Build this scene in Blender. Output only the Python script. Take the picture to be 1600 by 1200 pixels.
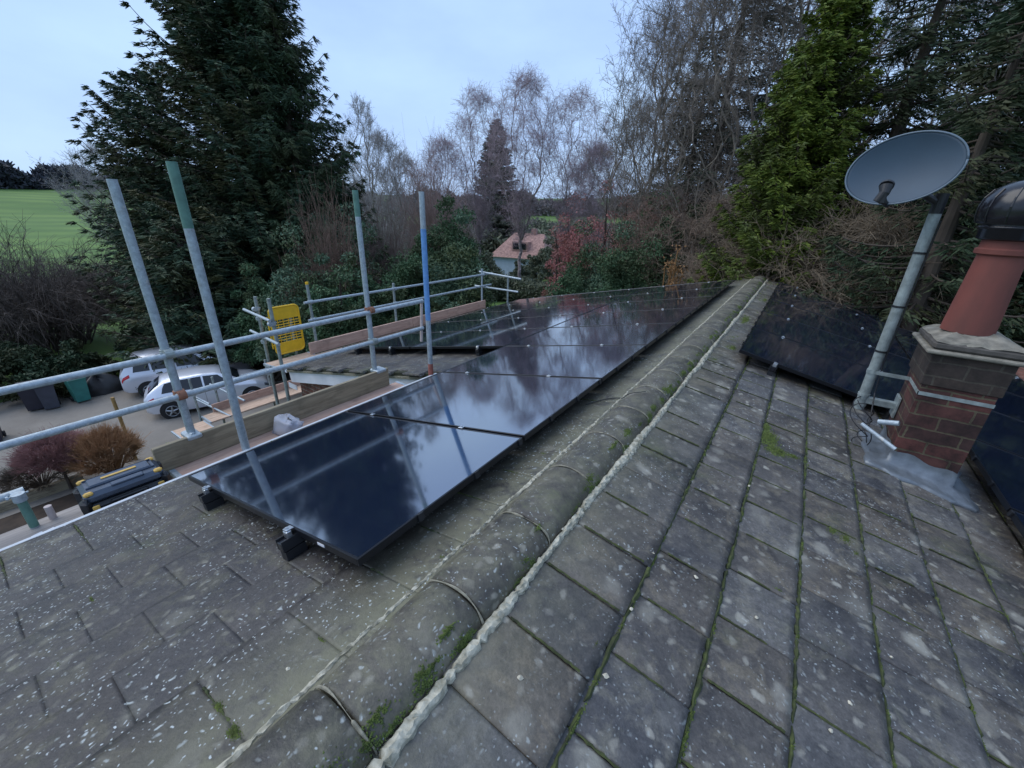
import bpy, math, random
import numpy as np
from mathutils import Vector, Matrix
R_ = math.radians
sc = bpy.context.scene
for o in list(bpy.data.objects): bpy.data.objects.remove(o)
COL = sc.collection

# ---------------------------------------------------------------- camera
CAM = np.array([0.74223, 0.0, 1.29066]); FPX = 644.38
FWD = np.array([-0.51246219, 0.76517838, -0.3897237])
RGT = np.array([0.82399642, 0.56592145, 0.02761919])
DWN = np.array([0.24168661, -0.30697714, -0.92051758])
cd = bpy.data.cameras.new('camera'); cam = bpy.data.objects.new('camera', cd); COL.objects.link(cam)
cd.sensor_fit = 'HORIZONTAL'; cd.sensor_width = 36; cd.lens = 36 * FPX / 1600
cd.clip_start = 0.05; cd.clip_end = 3000
m = Matrix.Identity(4)
for i in range(3):
    m[i][0] = RGT[i]; m[i][1] = -DWN[i]; m[i][2] = -FWD[i]; m[i][3] = CAM[i]
cam.matrix_world = m
sc.camera = cam

# ---------------------------------------------------------------- sky, sun, exposure
sc.view_settings.view_transform = 'Standard'; sc.view_settings.look = 'None'
sc.view_settings.gamma = 1; sc.view_settings.exposure = 0.45
try: sc.view_settings.use_curve_mapping = False
except Exception: pass
w = bpy.data.worlds.new('World'); sc.world = w; w.use_nodes = True
nt = w.node_tree; N = nt.nodes; L = nt.links
bg = N['Background']; bg.inputs['Strength'].default_value = 0.1
sky = N.new('ShaderNodeTexSky'); sky.sky_type = 'NISHITA'; sky.sun_disc = False
sky.sun_elevation = R_(52); sky.sun_rotation = R_(155); sky.air_density = 1.5; sky.dust_density = 1.5
tc = N.new('ShaderNodeTexCoord'); mp = N.new('ShaderNodeMapping'); mp.inputs['Scale'].default_value = (1, 1, 2.6)
nz = N.new('ShaderNodeTexNoise'); nz.inputs['Scale'].default_value = 2.2; nz.inputs['Detail'].default_value = 7; nz.inputs['Roughness'].default_value = .52
cr = N.new('ShaderNodeValToRGB')
cr.color_ramp.elements[0].position = .30; cr.color_ramp.elements[0].color = (3.4, 4.95, 8.4, 1)
cr.color_ramp.elements[1].position = .72; cr.color_ramp.elements[1].color = (4.6, 6.5, 9.3, 1)
mx = N.new('ShaderNodeMix'); mx.data_type = 'RGBA'; mx.inputs['Factor'].default_value = .90
L.new(tc.outputs['Generated'], mp.inputs['Vector']); L.new(mp.outputs['Vector'], nz.inputs['Vector'])
L.new(nz.outputs['Fac'], cr.inputs['Fac'])
L.new(sky.outputs['Color'], mx.inputs['A']); L.new(cr.outputs['Color'], mx.inputs['B'])
L.new(mx.outputs['Result'], bg.inputs['Color'])
sd = bpy.data.lights.new('sun', 'SUN'); sd.energy = 1.5; sd.angle = R_(55); sd.color = (1, .96, .9)
sun = bpy.data.objects.new('sun', sd); COL.objects.link(sun)
sun.rotation_euler = (R_(38), 0, R_(-65))

# ---------------------------------------------------------------- helpers
def smooth(a, b, x):
    t = np.clip((np.asarray(x, float) - a) / (b - a), 0, 1); return t * t * (3 - 2 * t)
def ray(px, py): return FWD + RGT * (px - 800) / FPX + DWN * (py - 600) / FPX
def at(px, py, D):                       # a point at horizontal distance D
    v = ray(px, py); return CAM + v * D / math.hypot(v[0], v[1])
def atz(px, py, z):
    v = ray(px, py); return CAM + v * (z - CAM[2]) / v[2]
def onX(px, py, X):
    v = ray(px, py); return CAM + v * (X - CAM[0]) / v[0]
def onY(px, py, Y):
    v = ray(px, py); return CAM + v * (Y - CAM[1]) / v[1]

class MB:
    def __init__(s): s.v = []; s.f = []
    def add(s, vs, fs):
        o = len(s.v); s.v += [tuple(map(float, p)) for p in vs]; s.f += [tuple(i + o for i in f) for f in fs]; return s
    def box(s, c, d, M=None, ch=0.0):
        x, y, z = d[0] / 2, d[1] / 2, d[2] / 2
        if ch > 0:
            c_ = min(ch, x * .9, y * .9, z * .9); vs = []
            for zz, i in ((-z, c_), (-z + c_, 0), (z - c_, 0), (z, c_)):
                X, Y = x - i, y - i
                k = c_ * (1 if i == 0 else .6)
                vs += [(-X + k, -Y, zz), (X - k, -Y, zz), (X, -Y + k, zz), (X, Y - k, zz), (X - k, Y, zz), (-X + k, Y, zz), (-X, Y - k, zz), (-X, -Y + k, zz)]
            fs = [tuple(range(7, -1, -1)), tuple(range(24, 32))]
            for r in range(3):
                for k in range(8):
                    a = r * 8 + k; b = r * 8 + (k + 1) % 8; fs.append((a, b, b + 8, a + 8))
        else:
            vs = [(i, j, k) for k in (-z, z) for j in (-y, y) for i in (-x, x)]
            fs = [(0, 2, 3, 1), (4, 5, 7, 6), (0, 1, 5, 4), (2, 6, 7, 3), (0, 4, 6, 2), (1, 3, 7, 5)]
        out = []
        for p in vs:
            p = Vector(p)
            if M is not None: p = M @ p
            out.append((p[0] + c[0], p[1] + c[1], p[2] + c[2]))
        return s.add(out, fs)
    def span(s, a, b, ch=0.0):
        return s.box([(a[i] + b[i]) / 2 for i in range(3)], [abs(b[i] - a[i]) for i in range(3)], None, ch)
    def tube(s, pts, rad, n=10, cap=True):
        pts = [Vector(p) for p in pts]
        if not hasattr(rad, '__len__'): rad = [rad] * len(pts)
        vs = []; fs = []; up = None
        for i, p in enumerate(pts):
            d = (pts[min(i + 1, len(pts) - 1)] - pts[max(i - 1, 0)])
            d = d.normalized() if d.length > 1e-9 else Vector((0, 0, 1))
            if up is None: up = Vector((0, 0, 1)) if abs(d.z) < .9 else Vector((1, 0, 0))
            a = d.cross(up); a = a.normalized() if a.length > 1e-6 else Vector((1, 0, 0)); b = a.cross(d); up = b
            for k in range(n):
                t = 2 * math.pi * k / n; vs.append(p + (a * math.cos(t) + b * math.sin(t)) * rad[i])
        for i in range(len(pts) - 1):
            for k in range(n):
                q = i * n + k; r = i * n + (k + 1) % n; fs.append((q, r, r + n, q + n))
        if cap: fs += [tuple(range(n - 1, -1, -1)), tuple(range((len(pts) - 1) * n, len(pts) * n))]
        return s.add(vs, fs)
    def lathe(s, c, prof, n=24):         # prof: (r, z)
        vs = [(c[0] + r * math.cos(2 * math.pi * k / n), c[1] + r * math.sin(2 * math.pi * k / n), c[2] + z) for r, z in prof for k in range(n)]
        fs = []
        for i in range(len(prof) - 1):
            for k in range(n):
                a = i * n + k; b = i * n + (k + 1) % n; fs.append((a, b, b + n, a + n))
        fs += [tuple(range(n - 1, -1, -1)), tuple(range((len(prof) - 1) * n, len(prof) * n))]
        return s.add(vs, fs)
    def build(s, name, mat, parent=None, origin=None, smooth_=False, M=None):
        org = Vector(origin) if origin is not None else Vector((0, 0, 0))
        off = org.copy()
        if parent is not None:
            p = parent
            base = Vector((0, 0, 0))
            while p is not None: base += p.location; p = p.parent
            off = base
        me = bpy.data.meshes.new(name)
        me.from_pydata([(v[0] - off[0], v[1] - off[1], v[2] - off[2]) for v in s.v], [], s.f)
        me.materials.append(mat)
        if smooth_: me.polygons.foreach_set('use_smooth', [True] * len(me.polygons))
        me.update()
        o = bpy.data.objects.new(name, me); COL.objects.link(o)
        if parent is not None: o.parent = parent
        elif origin is not None: o.location = org
        return o

def npmesh(name, V, F, mat, parent=None, smooth_=False, off=None):
    V = np.asarray(V, dtype=np.float32); F = np.asarray(F, dtype=np.int32)
    if off is not None: V = V - np.asarray(off, dtype=np.float32)
    k = F.shape[1]; me = bpy.data.meshes.new(name)
    me.vertices.add(len(V)); me.vertices.foreach_set('co', V.ravel())
    me.loops.add(F.size); me.loops.foreach_set('vertex_index', F.ravel())
    me.polygons.add(len(F)); me.polygons.foreach_set('loop_start', np.arange(0, F.size, k, dtype=np.int32))
    try: me.polygons.foreach_set('loop_total', np.full(len(F), k, dtype=np.int32))
    except Exception: pass
    if smooth_: me.polygons.foreach_set('use_smooth', np.ones(len(F), dtype=bool))
    me.materials.append(mat); me.update(calc_edges=True)
    o = bpy.data.objects.new(name, me); COL.objects.link(o)
    if parent is not None: o.parent = parent
    return o

def tag(o, label=None, cat=None, group=None, kind=None):
    if label: o['label'] = label
    if cat: o['category'] = cat
    if group: o['group'] = group
    if kind: o['kind'] = kind
    return o
def thing(name, label, cat, loc=(0, 0, 0), rz=0, group=None):
    o = bpy.data.objects.new(name, None); COL.objects.link(o); o.empty_display_size = .2
    o.location = loc; o.rotation_euler = (0, 0, rz)
    return tag(o, label, cat, group)
def copy_tree(o, parent=None):
    c = o.copy(); COL.objects.link(c); c.parent = parent
    for ch in list(o.children): copy_tree(ch, c)
    return c

# ---------------------------------------------------------------- materials
def newmat(name):
    m = bpy.data.materials.new(name); m.use_nodes = True
    return m, m.node_tree.nodes, m.node_tree.links, m.node_tree.nodes['Principled BSDF']
def rgb(c): return (c[0], c[1], c[2], 1)
def coords(N, L, scale=(1, 1, 1), kind='Object'):
    t = N.new('ShaderNodeTexCoord'); mp = N.new('ShaderNodeMapping'); mp.inputs['Scale'].default_value = scale
    L.new(t.outputs[kind], mp.inputs['Vector']); return mp.outputs['Vector']
def noise(N, L, vec, sc_, det=4, rough=.55, dist=0):
    n = N.new('ShaderNodeTexNoise'); n.inputs['Scale'].default_value = sc_; n.inputs['Detail'].default_value = det
    n.inputs['Roughness'].default_value = rough; n.inputs['Distortion'].default_value = dist
    L.new(vec, n.inputs['Vector']); return n.outputs['Fac']
def ramp(N, L, fac, stops):
    r = N.new('ShaderNodeValToRGB'); e = r.color_ramp.elements
    while len(e) < len(stops): e.new(.5)
    for i, (p, c) in enumerate(stops):
        e[i].position = p; e[i].color = rgb(c) if hasattr(c, '__len__') else (c, c, c, 1)
    L.new(fac, r.inputs['Fac']); return r.outputs['Color']
def mixc(N, L, fac, a, b):
    m = N.new('ShaderNodeMix'); m.data_type = 'RGBA'
    if isinstance(fac, (int, float)): m.inputs['Factor'].default_value = fac
    else: L.new(fac, m.inputs['Factor'])
    for k, v in (('A', a), ('B', b)):
        if hasattr(v, 'node'): L.new(v, m.inputs[k])
        else: m.inputs[k].default_value = rgb(v)
    return m.outputs['Result']
def math_(N, L, op, a, b=None):
    m = N.new('ShaderNodeMath'); m.operation = op
    for i, v in enumerate((a, b)):
        if v is None: continue
        if hasattr(v, 'node'): L.new(v, m.inputs[i])
        else: m.inputs[i].default_value = v
    return m.outputs[0]
def bump(N, L, h, bsdf, strength=.4, dist=.01):
    b = N.new('ShaderNodeBump'); b.inputs['Strength'].default_value = strength; b.inputs['Distance'].default_value = dist
    L.new(h, b.inputs['Height']); L.new(b.outputs['Normal'], bsdf.inputs['Normal'])
def simple(name, c, rough=.6, metal=0, var=.25, scale=8, bmp=0, c2=None, stretch=(1, 1, 1)):
    m, N, L, B = newmat(name)
    v = coords(N, L, stretch); n = noise(N, L, v, scale, 5)
    c2 = c2 or tuple(x * (1 - var) for x in c)
    L.new(ramp(N, L, n, [(.3, c2), (.7, tuple(min(1, x * (1 + var * .5)) for x in c))]), B.inputs['Base Color'])
    B.inputs['Roughness'].default_value = rough; B.inputs['Metallic'].default_value = metal
    if bmp: bump(N, L, n, B, bmp, .01)
    return m
def leafmat(name, c1, c2, c3=None, scale=.6, rough=.65):
    m, N, L, B = newmat(name)
    g = N.new('ShaderNodeNewGeometry'); v = coords(N, L)
    n = noise(N, L, v, scale, 3)
    a = mixc(N, L, g.outputs['Random Per Island'], c1, c2)
    if c3: a = mixc(N, L, ramp(N, L, n, [(.45, 0.0), (.62, 1.0)]), a, c3)
    L.new(a, B.inputs['Base Color']); B.inputs['Roughness'].default_value = rough
    B.inputs['Specular IOR Level'].default_value = .25
    return m

def tilemat(name, base, base2, stain, lichen, speck=.5, moss=.5, seed=0.0, region=(.46, .6), tf=1.0, algae=.4):
    m, N, L, B = newmat(name)
    v = coords(N, L); g = N.new('ShaderNodeNewGeometry')
    vd = N.new('ShaderNodeMapping'); vd.inputs['Location'].default_value = (seed, seed * .7, 0); L.new(v, vd.inputs['Vector']); vs = vd.outputs['Vector']
    n1 = noise(N, L, vs, 3.4, 8, .66); n2 = noise(N, L, v, 30, 6, .72); n3 = noise(N, L, vs, 9, 8, .7, .5); n4 = noise(N, L, vs, 95, 3, .7)
    c = ramp(N, L, n1, [(.38, base), (.62, base2)])
    c = mixc(N, L, math_(N, L, 'MULTIPLY', ramp(N, L, n3, [(.50, 0.0), (.62, 1.0)]), .55), c, stain)
    tint = ramp(N, L, g.outputs['Random Per Island'], [(0, (.70, .74, .84)), (.35, (1.0, .94, .88)), (.7, (.92, .98, 1.10)), (1, (1.25, 1.25, 1.25))])
    def mul(a, b, f, mode='MULTIPLY'):
        mm = N.new('ShaderNodeMix'); mm.data_type = 'RGBA'; mm.blend_type = mode; mm.inputs['Factor'].default_value = f
        L.new(a, mm.inputs['A']); L.new(b, mm.inputs['B']); return mm.outputs['Result']
    c = mul(c, tint, tf); c = mul(c, ramp(N, L, n2, [(.25, .45), (.75, 1.5)]), .8); c = mul(c, ramp(N, L, n4, [(.3, .7), (.7, 1.3)]), .7)
    # algae where the lime from the ridge mortar has run down the tiles
    sx = N.new('ShaderNodeSeparateXYZ'); L.new(v, sx.inputs[0]); ax = math_(N, L, 'ABSOLUTE', sx.outputs[0])
    am = math_(N, L, 'MULTIPLY', ramp(N, L, math_(N, L, 'ADD', ax, math_(N, L, 'MULTIPLY', math_(N, L, 'SUBTRACT', n3, .5), .9)), [(.20, algae), (.50, 0.0)]), ramp(N, L, n3, [(.36, .12), (.56, 1.0)]))
    c = mixc(N, L, am, c, (.185, .178, .110))
    wv = N.new('ShaderNodeMix'); wv.data_type = 'RGBA'; wv.inputs['Factor'].default_value = .085
    nn = N.new('ShaderNodeTexNoise'); nn.inputs['Scale'].default_value = 11; nn.inputs['Detail'].default_value = 5; L.new(v, nn.inputs['Vector'])
    L.new(vs, wv.inputs['A']); L.new(nn.outputs['Color'], wv.inputs['B'])
    for scl, lo, hi, thr, amt, cl in ((3.6, .16, .40, .60, .5, lichen), (7, .20, .38, .55, .85, lichen), (19, .17, .36, .50, .85, tuple(x * 1.1 for x in lichen)), (40, .12, .30, .62, .8 * speck, (.36, .39, .38)), (74, .14, .30, .60, .9 * speck, (.46, .50, .50))):
        vo = N.new('ShaderNodeTexVoronoi'); vo.inputs['Scale'].default_value = scl; L.new(wv.outputs['Result'], vo.inputs['Vector'])
        blob = ramp(N, L, math_(N, L, 'ADD', vo.outputs['Distance'], math_(N, L, 'MULTIPLY', n2, .22)), [(lo + .1, 1.0), (hi + .1, 0.0)])
        sep = N.new('ShaderNodeSeparateColor'); L.new(vo.outputs['Color'], sep.inputs['Color'])
        pick = math_(N, L, 'MULTIPLY', math_(N, L, 'GREATER_THAN', sep.outputs['Red'], thr), math_(N, L, 'ADD', math_(N, L, 'MULTIPLY', sep.outputs['Green'], .7), .3))
        reg = ramp(N, L, noise(N, L, vs, 1.9 if scl > 30 else 2.6, 5, .6), [(region[0], .05), (region[1], 1.0)])
        c = mixc(N, L, math_(N, L, 'MULTIPLY', math_(N, L, 'MULTIPLY', blob, pick), math_(N, L, 'MULTIPLY', reg, amt)), c, cl)
    mo = ramp(N, L, noise(N, L, v, 2.2, 8, .72), [(.56, 0.0), (.74, moss)])
    mo2 = math_(N, L, 'MULTIPLY', mo, ramp(N, L, n2, [(.4, .2), (.65, 1.0)]))
    c = mixc(N, L, mo2, c, (.075, .090, .022))
    L.new(c, B.inputs['Base Color'])
    L.new(ramp(N, L, n1, [(.3, .42), (.7, .72)]), B.inputs['Roughness'])
    bump(N, L, math_(N, L, 'ADD', n2, math_(N, L, 'MULTIPLY', n4, .5)), B, .5, .007)
    return m

M = {}
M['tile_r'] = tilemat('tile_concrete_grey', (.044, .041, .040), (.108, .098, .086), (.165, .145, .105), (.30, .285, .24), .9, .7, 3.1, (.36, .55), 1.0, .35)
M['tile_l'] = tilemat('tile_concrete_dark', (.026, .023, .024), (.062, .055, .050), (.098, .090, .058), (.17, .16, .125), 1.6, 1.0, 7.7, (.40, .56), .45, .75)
M['ridge'] = tilemat('ridge_concrete', (.030, .026, .024), (.090, .078, .062), (.12, .108, .070), (.25, .235, .19), 1.0, 1.0, 1.3, (.38, .54), .5, .3)
M['moss_dark'] = simple('joint_moss', (.035, .040, .016), .95, 0, .5, 30, .6, (.008, .008, .007))
M['moss'] = simple('bright_moss', (.105, .145, .032), .95, 0, .5, 40, .8, (.045, .062, .018))
M['mortar'] = simple('pale_mortar', (.44, .415, .335), .95, 0, .5, 30, .9, (.22, .20, .14))
M['mortar2'] = simple('grey_mortar', (.26, .24, .18), .9, 0, .45, 40, .6)
def brickmat(name, c1, c2, mort, bw=.225, bh=.075):
    m, N, L, B = newmat(name)
    t = N.new('ShaderNodeTexCoord'); s = N.new('ShaderNodeSeparateXYZ'); L.new(t.outputs['Object'], s.inputs[0])
    vv = coords(N, L); wz = math_(N, L, 'MULTIPLY', math_(N, L, 'SUBTRACT', noise(N, L, vv, 9, 4, .6), .5), .028); wx = math_(N, L, 'MULTIPLY', math_(N, L, 'SUBTRACT', noise(N, L, vv, 6, 4, .6), .5), .04)
    cx = N.new('ShaderNodeCombineXYZ'); L.new(math_(N, L, 'ADD', math_(N, L, 'ADD', s.outputs[0], s.outputs[1]), wx), cx.inputs[0]); L.new(math_(N, L, 'ADD', s.outputs[2], wz), cx.inputs[1])
    b = N.new('ShaderNodeTexBrick'); L.new(cx.outputs[0], b.inputs['Vector'])
    b.inputs['Scale'].default_value = 1; b.inputs['Brick Width'].default_value = bw; b.inputs['Row Height'].default_value = bh
    b.inputs['Mortar Size'].default_value = .006; b.inputs['Mortar Smooth'].default_value = .2
    b.inputs['Color1'].default_value = rgb(c1); b.inputs['Color2'].default_value = rgb(c2); b.inputs['Mortar'].default_value = rgb(mort)
    v = coords(N, L); n = noise(N, L, v, 7, 6, .7)
    mm = N.new('ShaderNodeMix'); mm.data_type = 'RGBA'; mm.blend_type = 'MULTIPLY'; mm.inputs['Factor'].default_value = 1
    L.new(b.outputs['Color'], mm.inputs['A']); L.new(ramp(N, L, n, [(.34, .30), (.62, 1.2)]), mm.inputs['B'])
    L.new(mm.outputs['Result'], B.inputs['Base Color']); B.inputs['Roughness'].default_value = .85
    bump(N, L, math_(N, L, 'SUBTRACT', n, math_(N, L, 'MULTIPLY', b.outputs['Fac'], 1.5)), B, .6, .008)
    return m
M['brick'] = brickmat('chimney_brick', (.105, .034, .027), (.045, .022, .019), (.105, .085, .050), .27, .092)
M['brick_dark'] = brickmat('sooty_brick', (.050, .034, .026), (.036, .026, .022), (.065, .055, .042), .27, .092)
M['brickwall'] = brickmat('house_brick', (.20, .075, .05), (.13, .055, .04), (.25, .22, .18))
M['terracotta'] = simple('terracotta', (.20, .056, .042), .75, 0, .35, 4, .25, (.09, .035, .028), (1, 1, .35))
M['concrete'] = simple('flaunching', (.23, .21, .17), .9, 0, .5, 14, .7)
M['concrete_dark'] = simple('sooty_stone', (.09, .08, .07), .9, 0, .4, 14, .5)
M['lead'] = simple('lead_flashing', (.17, .19, .21), .42, .35, .35, 12, .5)
M['black_gloss'] = simple('black_metal', (.012, .012, .016), .22, .0, .3, 12)
M['black'] = simple('black_plastic', (.012, .013, .016), .5, 0, .3, 10)
M['frame'] = simple('panel_frame', (.012, .013, .017), .32, .4, .2, 10)
M['alu'] = simple('aluminium', (.62, .64, .66), .3, .9, .1, 20)
M['galv'] = simple('galvanised_steel', (.36, .41, .45), .48, .45, .3, 14, .05, stretch=(1, 1, .4))
def galvmat(name, c, rust=.5):
    m, N, L, B = newmat(name); v = coords(N, L); n = noise(N, L, v, 28, 6, .75); n2 = noise(N, L, v, 16, 6, .7)
    col = ramp(N, L, n, [(.3, tuple(x * .62 for x in c)), (.7, tuple(min(1, x * 1.2) for x in c))])
    col = mixc(N, L, ramp(N, L, n2, [(.58, 0.0), (.68, rust)]), col, (.20, .115, .07))
    col = mixc(N, L, ramp(N, L, noise(N, L, v, 22, 3), [(.66, 0.0), (.70, .7)]), col, (.55, .54, .50))
    L.new(col, B.inputs['Base Color']); B.inputs['Roughness'].default_value = .5; B.inputs['Metallic'].default_value = .35; bump(N, L, n2, B, .15, .004); return m
M['galv'] = galvmat('galvanised_steel', (.38, .44, .48), .35)
M['galv_old'] = simple('weathered_steel', (.30, .34, .33), .6, .3, .4, 18, .1)
M['green_paint'] = simple('green_paint', (.10, .21, .17), .55, 0, .25, 20)
M['blue_paint'] = simple('blue_paint', (.12, .28, .56), .5, 0, .2, 20)
M['red_paint'] = simple('red_paint', (.36, .12, .09), .6, 0, .3, 20)
M['rust'] = simple('rusty_clamp', (.28, .13, .08), .8, .2, .4, 40)
M['yellow'] = simple('yellow_paint', (.80, .47, .02), .45, 0, .12, 10)
M['pinkpipe'] = simple('pale_plastic', (.48, .40, .38), .6, 0, .15, 20)
def woodmat(name, c1, c2, stretch=(9, .8, 9)):
    m, N, L, B = newmat(name)
    v = coords(N, L, stretch); n = noise(N, L, v, 3.2, 7, .65, .6); v2 = coords(N, L); n2 = noise(N, L, v2, 4, 4)
    c = ramp(N, L, n, [(.3, c1), (.7, c2)])
    c = mixc(N, L, ramp(N, L, n2, [(.55, 0.0), (.75, .55)]), c, tuple(x * .45 for x in c1))
    L.new(c, B.inputs['Base Color']); B.inputs['Roughness'].default_value = .8; bump(N, L, n, B, .3, .004)
    return m
M['wood_new'] = woodmat('new_board', (.42, .27, .18), (.62, .45, .33))
M['wood_old'] = woodmat('old_board', (.15, .125, .085), (.34, .29, .20))
M['wood_grey'] = woodmat('grey_board', (.20, .175, .16), (.36, .32, .29))
M['wood_pink'] = woodmat('pink_board', (.36, .22, .17), (.55, .38, .30))
M['white'] = simple('white_upvc', (.72, .72, .76), .4, 0, .08, 5)
M['gutter'] = simple('gutter_white', (.66, .68, .70), .4, 0, .12, 8)
M['felt'] = simple('roof_felt', (.035, .036, .042), .8, 0, .3, 10, .3)
M['felt_grey'] = simple('grey_sheet', (.22, .25, .29), .6, 0, .2, 6)
M['render'] = simple('pale_render', (.55, .53, .48), .85, 0, .15, 3)

# panel glass: dark cells in a grid seen through glossy glass
def glassmat():
    m, N, L, B = newmat('panel_glass')
    v = coords(N, L); s = N.new('ShaderNodeSeparateXYZ'); L.new(v, s.inputs[0])
    def line(ax, step, wd, sh=0.0):
        a = math_(N, L, 'ABSOLUTE', math_(N, L, 'SUBTRACT', math_(N, L, 'FRACT', math_(N, L, 'DIVIDE', math_(N, L, 'ADD', s.outputs[ax], 10 * step + sh), step)), .5))
        return math_(N, L, 'GREATER_THAN', a, .5 - wd / step / 2)
    l1 = line(1, .184, .0035); l2 = line(0, .0905, .0025); l3 = line(1, .0205, .0013)
    c = mixc(N, L, math_(N, L, 'MAXIMUM', l1, l2), (.009, .015, .034), (.015, .022, .042))
    c = mixc(N, L, math_(N, L, 'MULTIPLY', l3, .35), c, (.02, .022, .03))
    L.new(c, B.inputs['Base Color'])
    n = noise(N, L, v, 5, 5, .6)
    L.new(ramp(N, L, n, [(.3, .055), (.75, .10)]), B.inputs['Roughness'])
    B.inputs['IOR'].default_value = 3.2
    B.inputs['Coat Weight'].default_value = 1.0; B.inputs['Coat Roughness'].default_value = .05
    bump(N, L, noise(N, L, v, 1.1, 2), B, .12, .004)
    return m
M['glass'] = glassmat()

# ---------------------------------------------------------------- terrain and other ground
A = .2085; CA, SA = math.cos(A), math.sin(A)
def terrain(x, y):
    x = np.asarray(x, float); y = np.asarray(y, float)
    r = np.hypot(x, y)
    z = -6.2 - 2.6 * smooth(30, 62, r) + 17 * smooth(75, 330, r) + 30 * smooth(320, 800, r) * (.5 + .5 * np.sin(x * .004 + 1))
    z = z + .35 * np.sin(x * .09 + 1.3) * np.sin(y * .07) * smooth(26, 60, r)
    z = z + 3.2 * smooth(-4, 14, x) * smooth(8, 22, y)
    return z
def gz(x, y): return float(terrain(x, y))
m, N_, L_, B_ = newmat('ground_grass')
v_ = coords(N_, L_); n_ = noise(N_, L_, v_, .05, 5, .6); n2_ = noise(N_, L_, v_, 3, 6, .7)
st = N_.new('ShaderNodeTexWave'); st.inputs['Scale'].default_value = .035; st.inputs['Distortion'].default_value = 3.5; st.inputs['Detail'].default_value = 3
mpx = N_.new('ShaderNodeMapping'); mpx.inputs['Rotation'].default_value = (0, 0, R_(15)); L_.new(v_, mpx.inputs['Vector']); L_.new(mpx.outputs['Vector'], st.inputs['Vector'])
c_ = ramp(N_, L_, n_, [(.35, (.070, .150, .026)), (.65, (.13, .22, .042))])
c_ = mixc(N_, L_, math_(N_, L_, 'MULTIPLY', st.outputs['Fac'], .55), c_, (.05, .115, .022))
c_ = mixc(N_, L_, math_(N_, L_, 'MULTIPLY', n2_, .3), c_, (.05, .055, .02))
L_.new(c_, B_.inputs['Base Color']); B_.inputs['Roughness'].default_value = .95
M['grass'] = m
rs = np.concatenate([np.linspace(0, 60, 41), np.linspace(64, 340, 60), np.linspace(360, 1500, 20)])
th = np.linspace(0, 2 * math.pi, 145)[:-1]
RR, TT = np.meshgrid(rs, th, indexing='ij'); X_ = RR * np.cos(TT); Y_ = RR * np.sin(TT)
V = np.stack([X_, Y_, terrain(X_, Y_)], -1).reshape(-1, 3); F = []
nth = len(th)
for i in range(len(rs) - 1):
    for j in range(nth):
        a = i * nth + j; b = i * nth + (j + 1) % nth; F.append((a, a + nth, b + nth, b))
tag(npmesh('ground', V, F, M['grass'], smooth_=True), kind='structure')

def gravelmat():
    m, N, L, B = newmat('driveway_gravel'); v = coords(N, L)
    a = noise(N, L, v, .5, 5, .6); b = noise(N, L, v, 30, 4, .8)
    c = ramp(N, L, a, [(.35, (.17, .152, .132)), (.65, (.25, .225, .195))])
    c = mixc(N, L, math_(N, L, 'MULTIPLY', b, .4), c, (.13, .115, .10))
    L.new(c, B.inputs['Base Color']); B.inputs['Roughness'].default_value = .9; bump(N, L, b, B, .4, .02); return m
M['gravel'] = gravelmat()
M['soil'] = simple('dark_soil', (.045, .030, .020), .95, 0, .5, 3, .4)
ZG = -6.2
drv = [(-14.6, -12), (-14.2, 1.2), (-14.1, 2.6), (-13.6, 9.5), (-17.2, 9.9), (-22.6, 8.3), (-23.6, 4.0), (-23.7, .6), (-26, -4), (-30, -12)]
MB().add([(x, y, ZG + .02) for x, y in drv], [tuple(range(len(drv)))][::-1]).build('driveway', M['gravel'])
tag(bpy.data.objects['driveway'], kind='structure')
bed = [(-14.75, -12), (-6.3, -12), (-6.3, 3.6), (-14.0, 3.6), (-14.3, 1.2)]
tag(MB().add([(x, y, ZG + .012) for x, y in bed], [tuple(range(len(bed)))]).build('flower_bed', M['soil']), kind='structure')

# ---------------------------------------------------------------- the house under the roof
YV = 3.27; YE = 11.3; SE = 2.55; SX = 6.25; YN = -3.0
def LPt(s, y, h=0): return (-s * CA - h * SA, y, -s * SA + h * CA)
def RPt(s, y, h=0): return (s * CA + h * SA, y, -s * SA + h * CA)
rnd = random.Random(5); nr = np.random.default_rng(11)
house = thing('house', 'house with low tiled roof, white gutter and brown brick walls under the scaffolding', 'house', (0, 4, ZG))

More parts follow.
